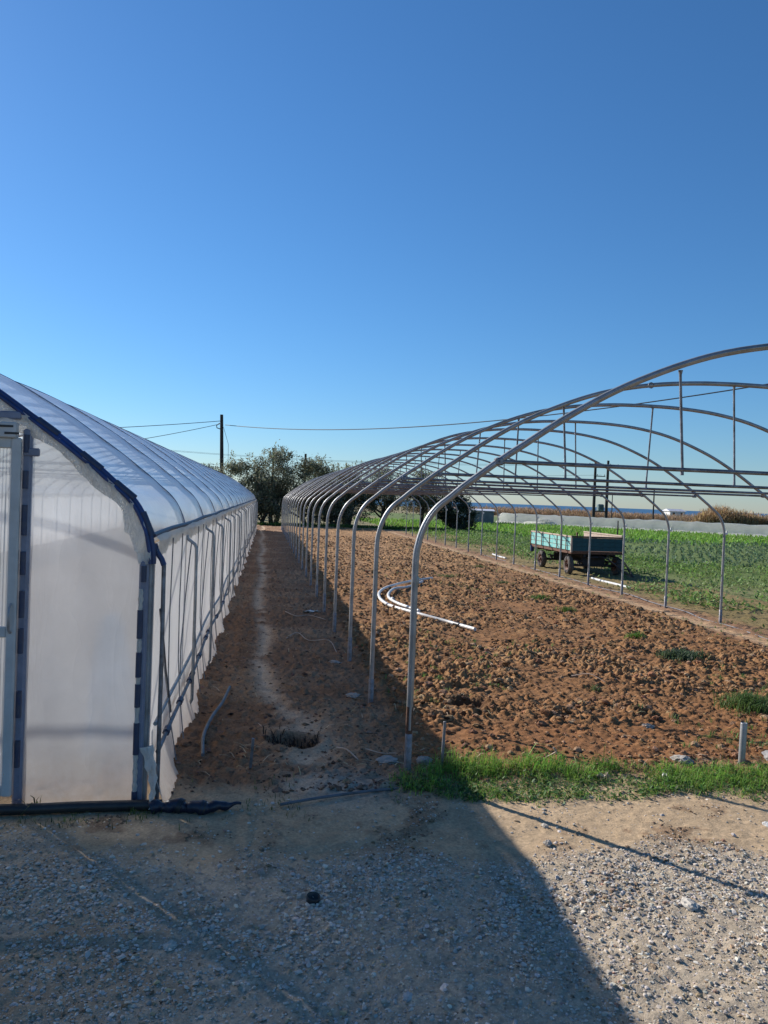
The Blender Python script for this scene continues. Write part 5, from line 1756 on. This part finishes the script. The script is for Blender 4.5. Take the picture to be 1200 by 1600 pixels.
twig('pale straight stick lying on the path before the dug hole', [(.585, 5.38, .02), (.64, 5.25, .025), (.70, 5.09, .015)], .008)
twig('thin pale twig beside the nearest frame post', [(.78, 5.30, .02), (.88, 5.20, .03), (.97, 5.14, .02)], .005)
twig('dry root sticking out of the front of the tilled soil', [(2.05, 5.12, .0), (2.10, 5.06, .06), (2.06, 5.02, .10), (2.12, 5.0, .03)], .006)
twig('long dry vine trailing on the path between the posts', [(.35, 9.5, .02), (.5, 9.8, .03), (.62, 9.4, .02), (.85, 9.2, .03), (.9, 8.7, .02)], .007)
twig('dry vine loop further along the shaded path', [(.4, 11.6, .02), (.55, 11.2, .04), (.75, 11.4, .02), (.95, 10.9, .03)], .007)
twig('pale dry root in the middle of the tilled soil', [(3.2, 7.4, .04), (3.35, 7.3, .07), (3.45, 7.15, .04)], .006)


def scrap(label, x, y, s, rot, mat='white_pvc', name='paper_scrap', cat='litter'):
    mb = MB(); z = float(hz(x, y)[0])
    rows = [[((i - 3) * s / 3 * (1 + .2 * math.sin(j * 2 + x)), (j - 2) * s / 4, .02 + .012 * math.sin(i * 1.7 + j) + .008 * math.cos(j * 2.3)) for j in range(5)] for i in range(7)]
    mb.grid(rows, False)
    lo = [[(a, b, c - .004) for a, b, c in r][::-1] for r in rows]
    mb.grid(lo, False)
    o = mb.build(name, M[mat], None); o.location = (x, y, z); o.rotation_euler = (0, 0, rot)
    tag(o, label, cat)


scrap('crumpled white scrap on the path between the posts', .80, 11.75, .12, .4)
scrap('pale yellow dry leaf lying in the grass strip', 2.29, 4.735, .05, .2, 'board_edge', 'dry_leaf')
scrap('small white scrap lying in the grass strip', 2.72, 4.70, .03, 1.0)

mb = MB(); mb.lathe([(.026, 0), (.030, .004), (.031, .028), (.029, .030), (.027, .028), (.026, .008), (.0, .006)], n=20)
o = mb.build('plastic_cup', M['black_pipe'], None); o.location = (.28, 3.33, float(hz(.28, 3.33)[0])); o.rotation_euler = (.12, .1, 0)
tag(o, 'round black plastic cup lid lying on the shaded gravel', 'litter')


def dry_debris():
    n = 700
    hx, hy = HOLES[0][:2]
    P = np.stack([RNG.normal(0, .07, n), RNG.normal(-.02, .06, n), np.zeros(n)], -1)
    P[:, 2] = hz(hx + P[:, 0], hy + P[:, 1]) + RNG.uniform(0, .05, n)
    V, F, C = blades(P, RNG.uniform(.03, .11, n), RNG.uniform(.002, .006, n), tint((0.035, 0.026, 0.02), n, .3, .1), 1.3)
    o = link('dry_weed_clump', np_mesh('dry_weed_clump', V, F, M['straw'], C)); o.location = (hx, hy, 0)
    tag(o, 'dark dry weed clump lying in the small hole in the path', 'weed')


dry_debris()


def sprouts():
    n = 2600
    y = 5.2 + 26 * RNG.uniform(0, 1, n) ** 1.7
    x = RNG.uniform(1.2, 7.6, n)
    nz = fbm(x, y, .55, 3, 133)
    k = (RNG.uniform(0, 1, n) < sstep(.52, .70, nz + .10 * sstep(3, 6.5, x) - .03)) & (x < .7 * y + 1)
    x, y = x[k], y[k]
    m = 7
    P = np.repeat(np.stack([x, y, hz(x, y)], -1), m, 0) + RNG.normal(0, .014, (len(x) * m, 3)) * (1, 1, 0)
    V, F, C = blades(P, RNG.uniform(.02, .07, len(P)), RNG.uniform(.0015, .004, len(P)), tint((0.15, 0.23, 0.06), len(P), .3, .12), 1.0)
    tag(link('weed_sprouts', np_mesh('weed_sprouts', V, F, M['leaf'], C)), 'tiny scattered green weed sprouts across the tilled soil', 'weeds', kind='stuff')


sprouts()
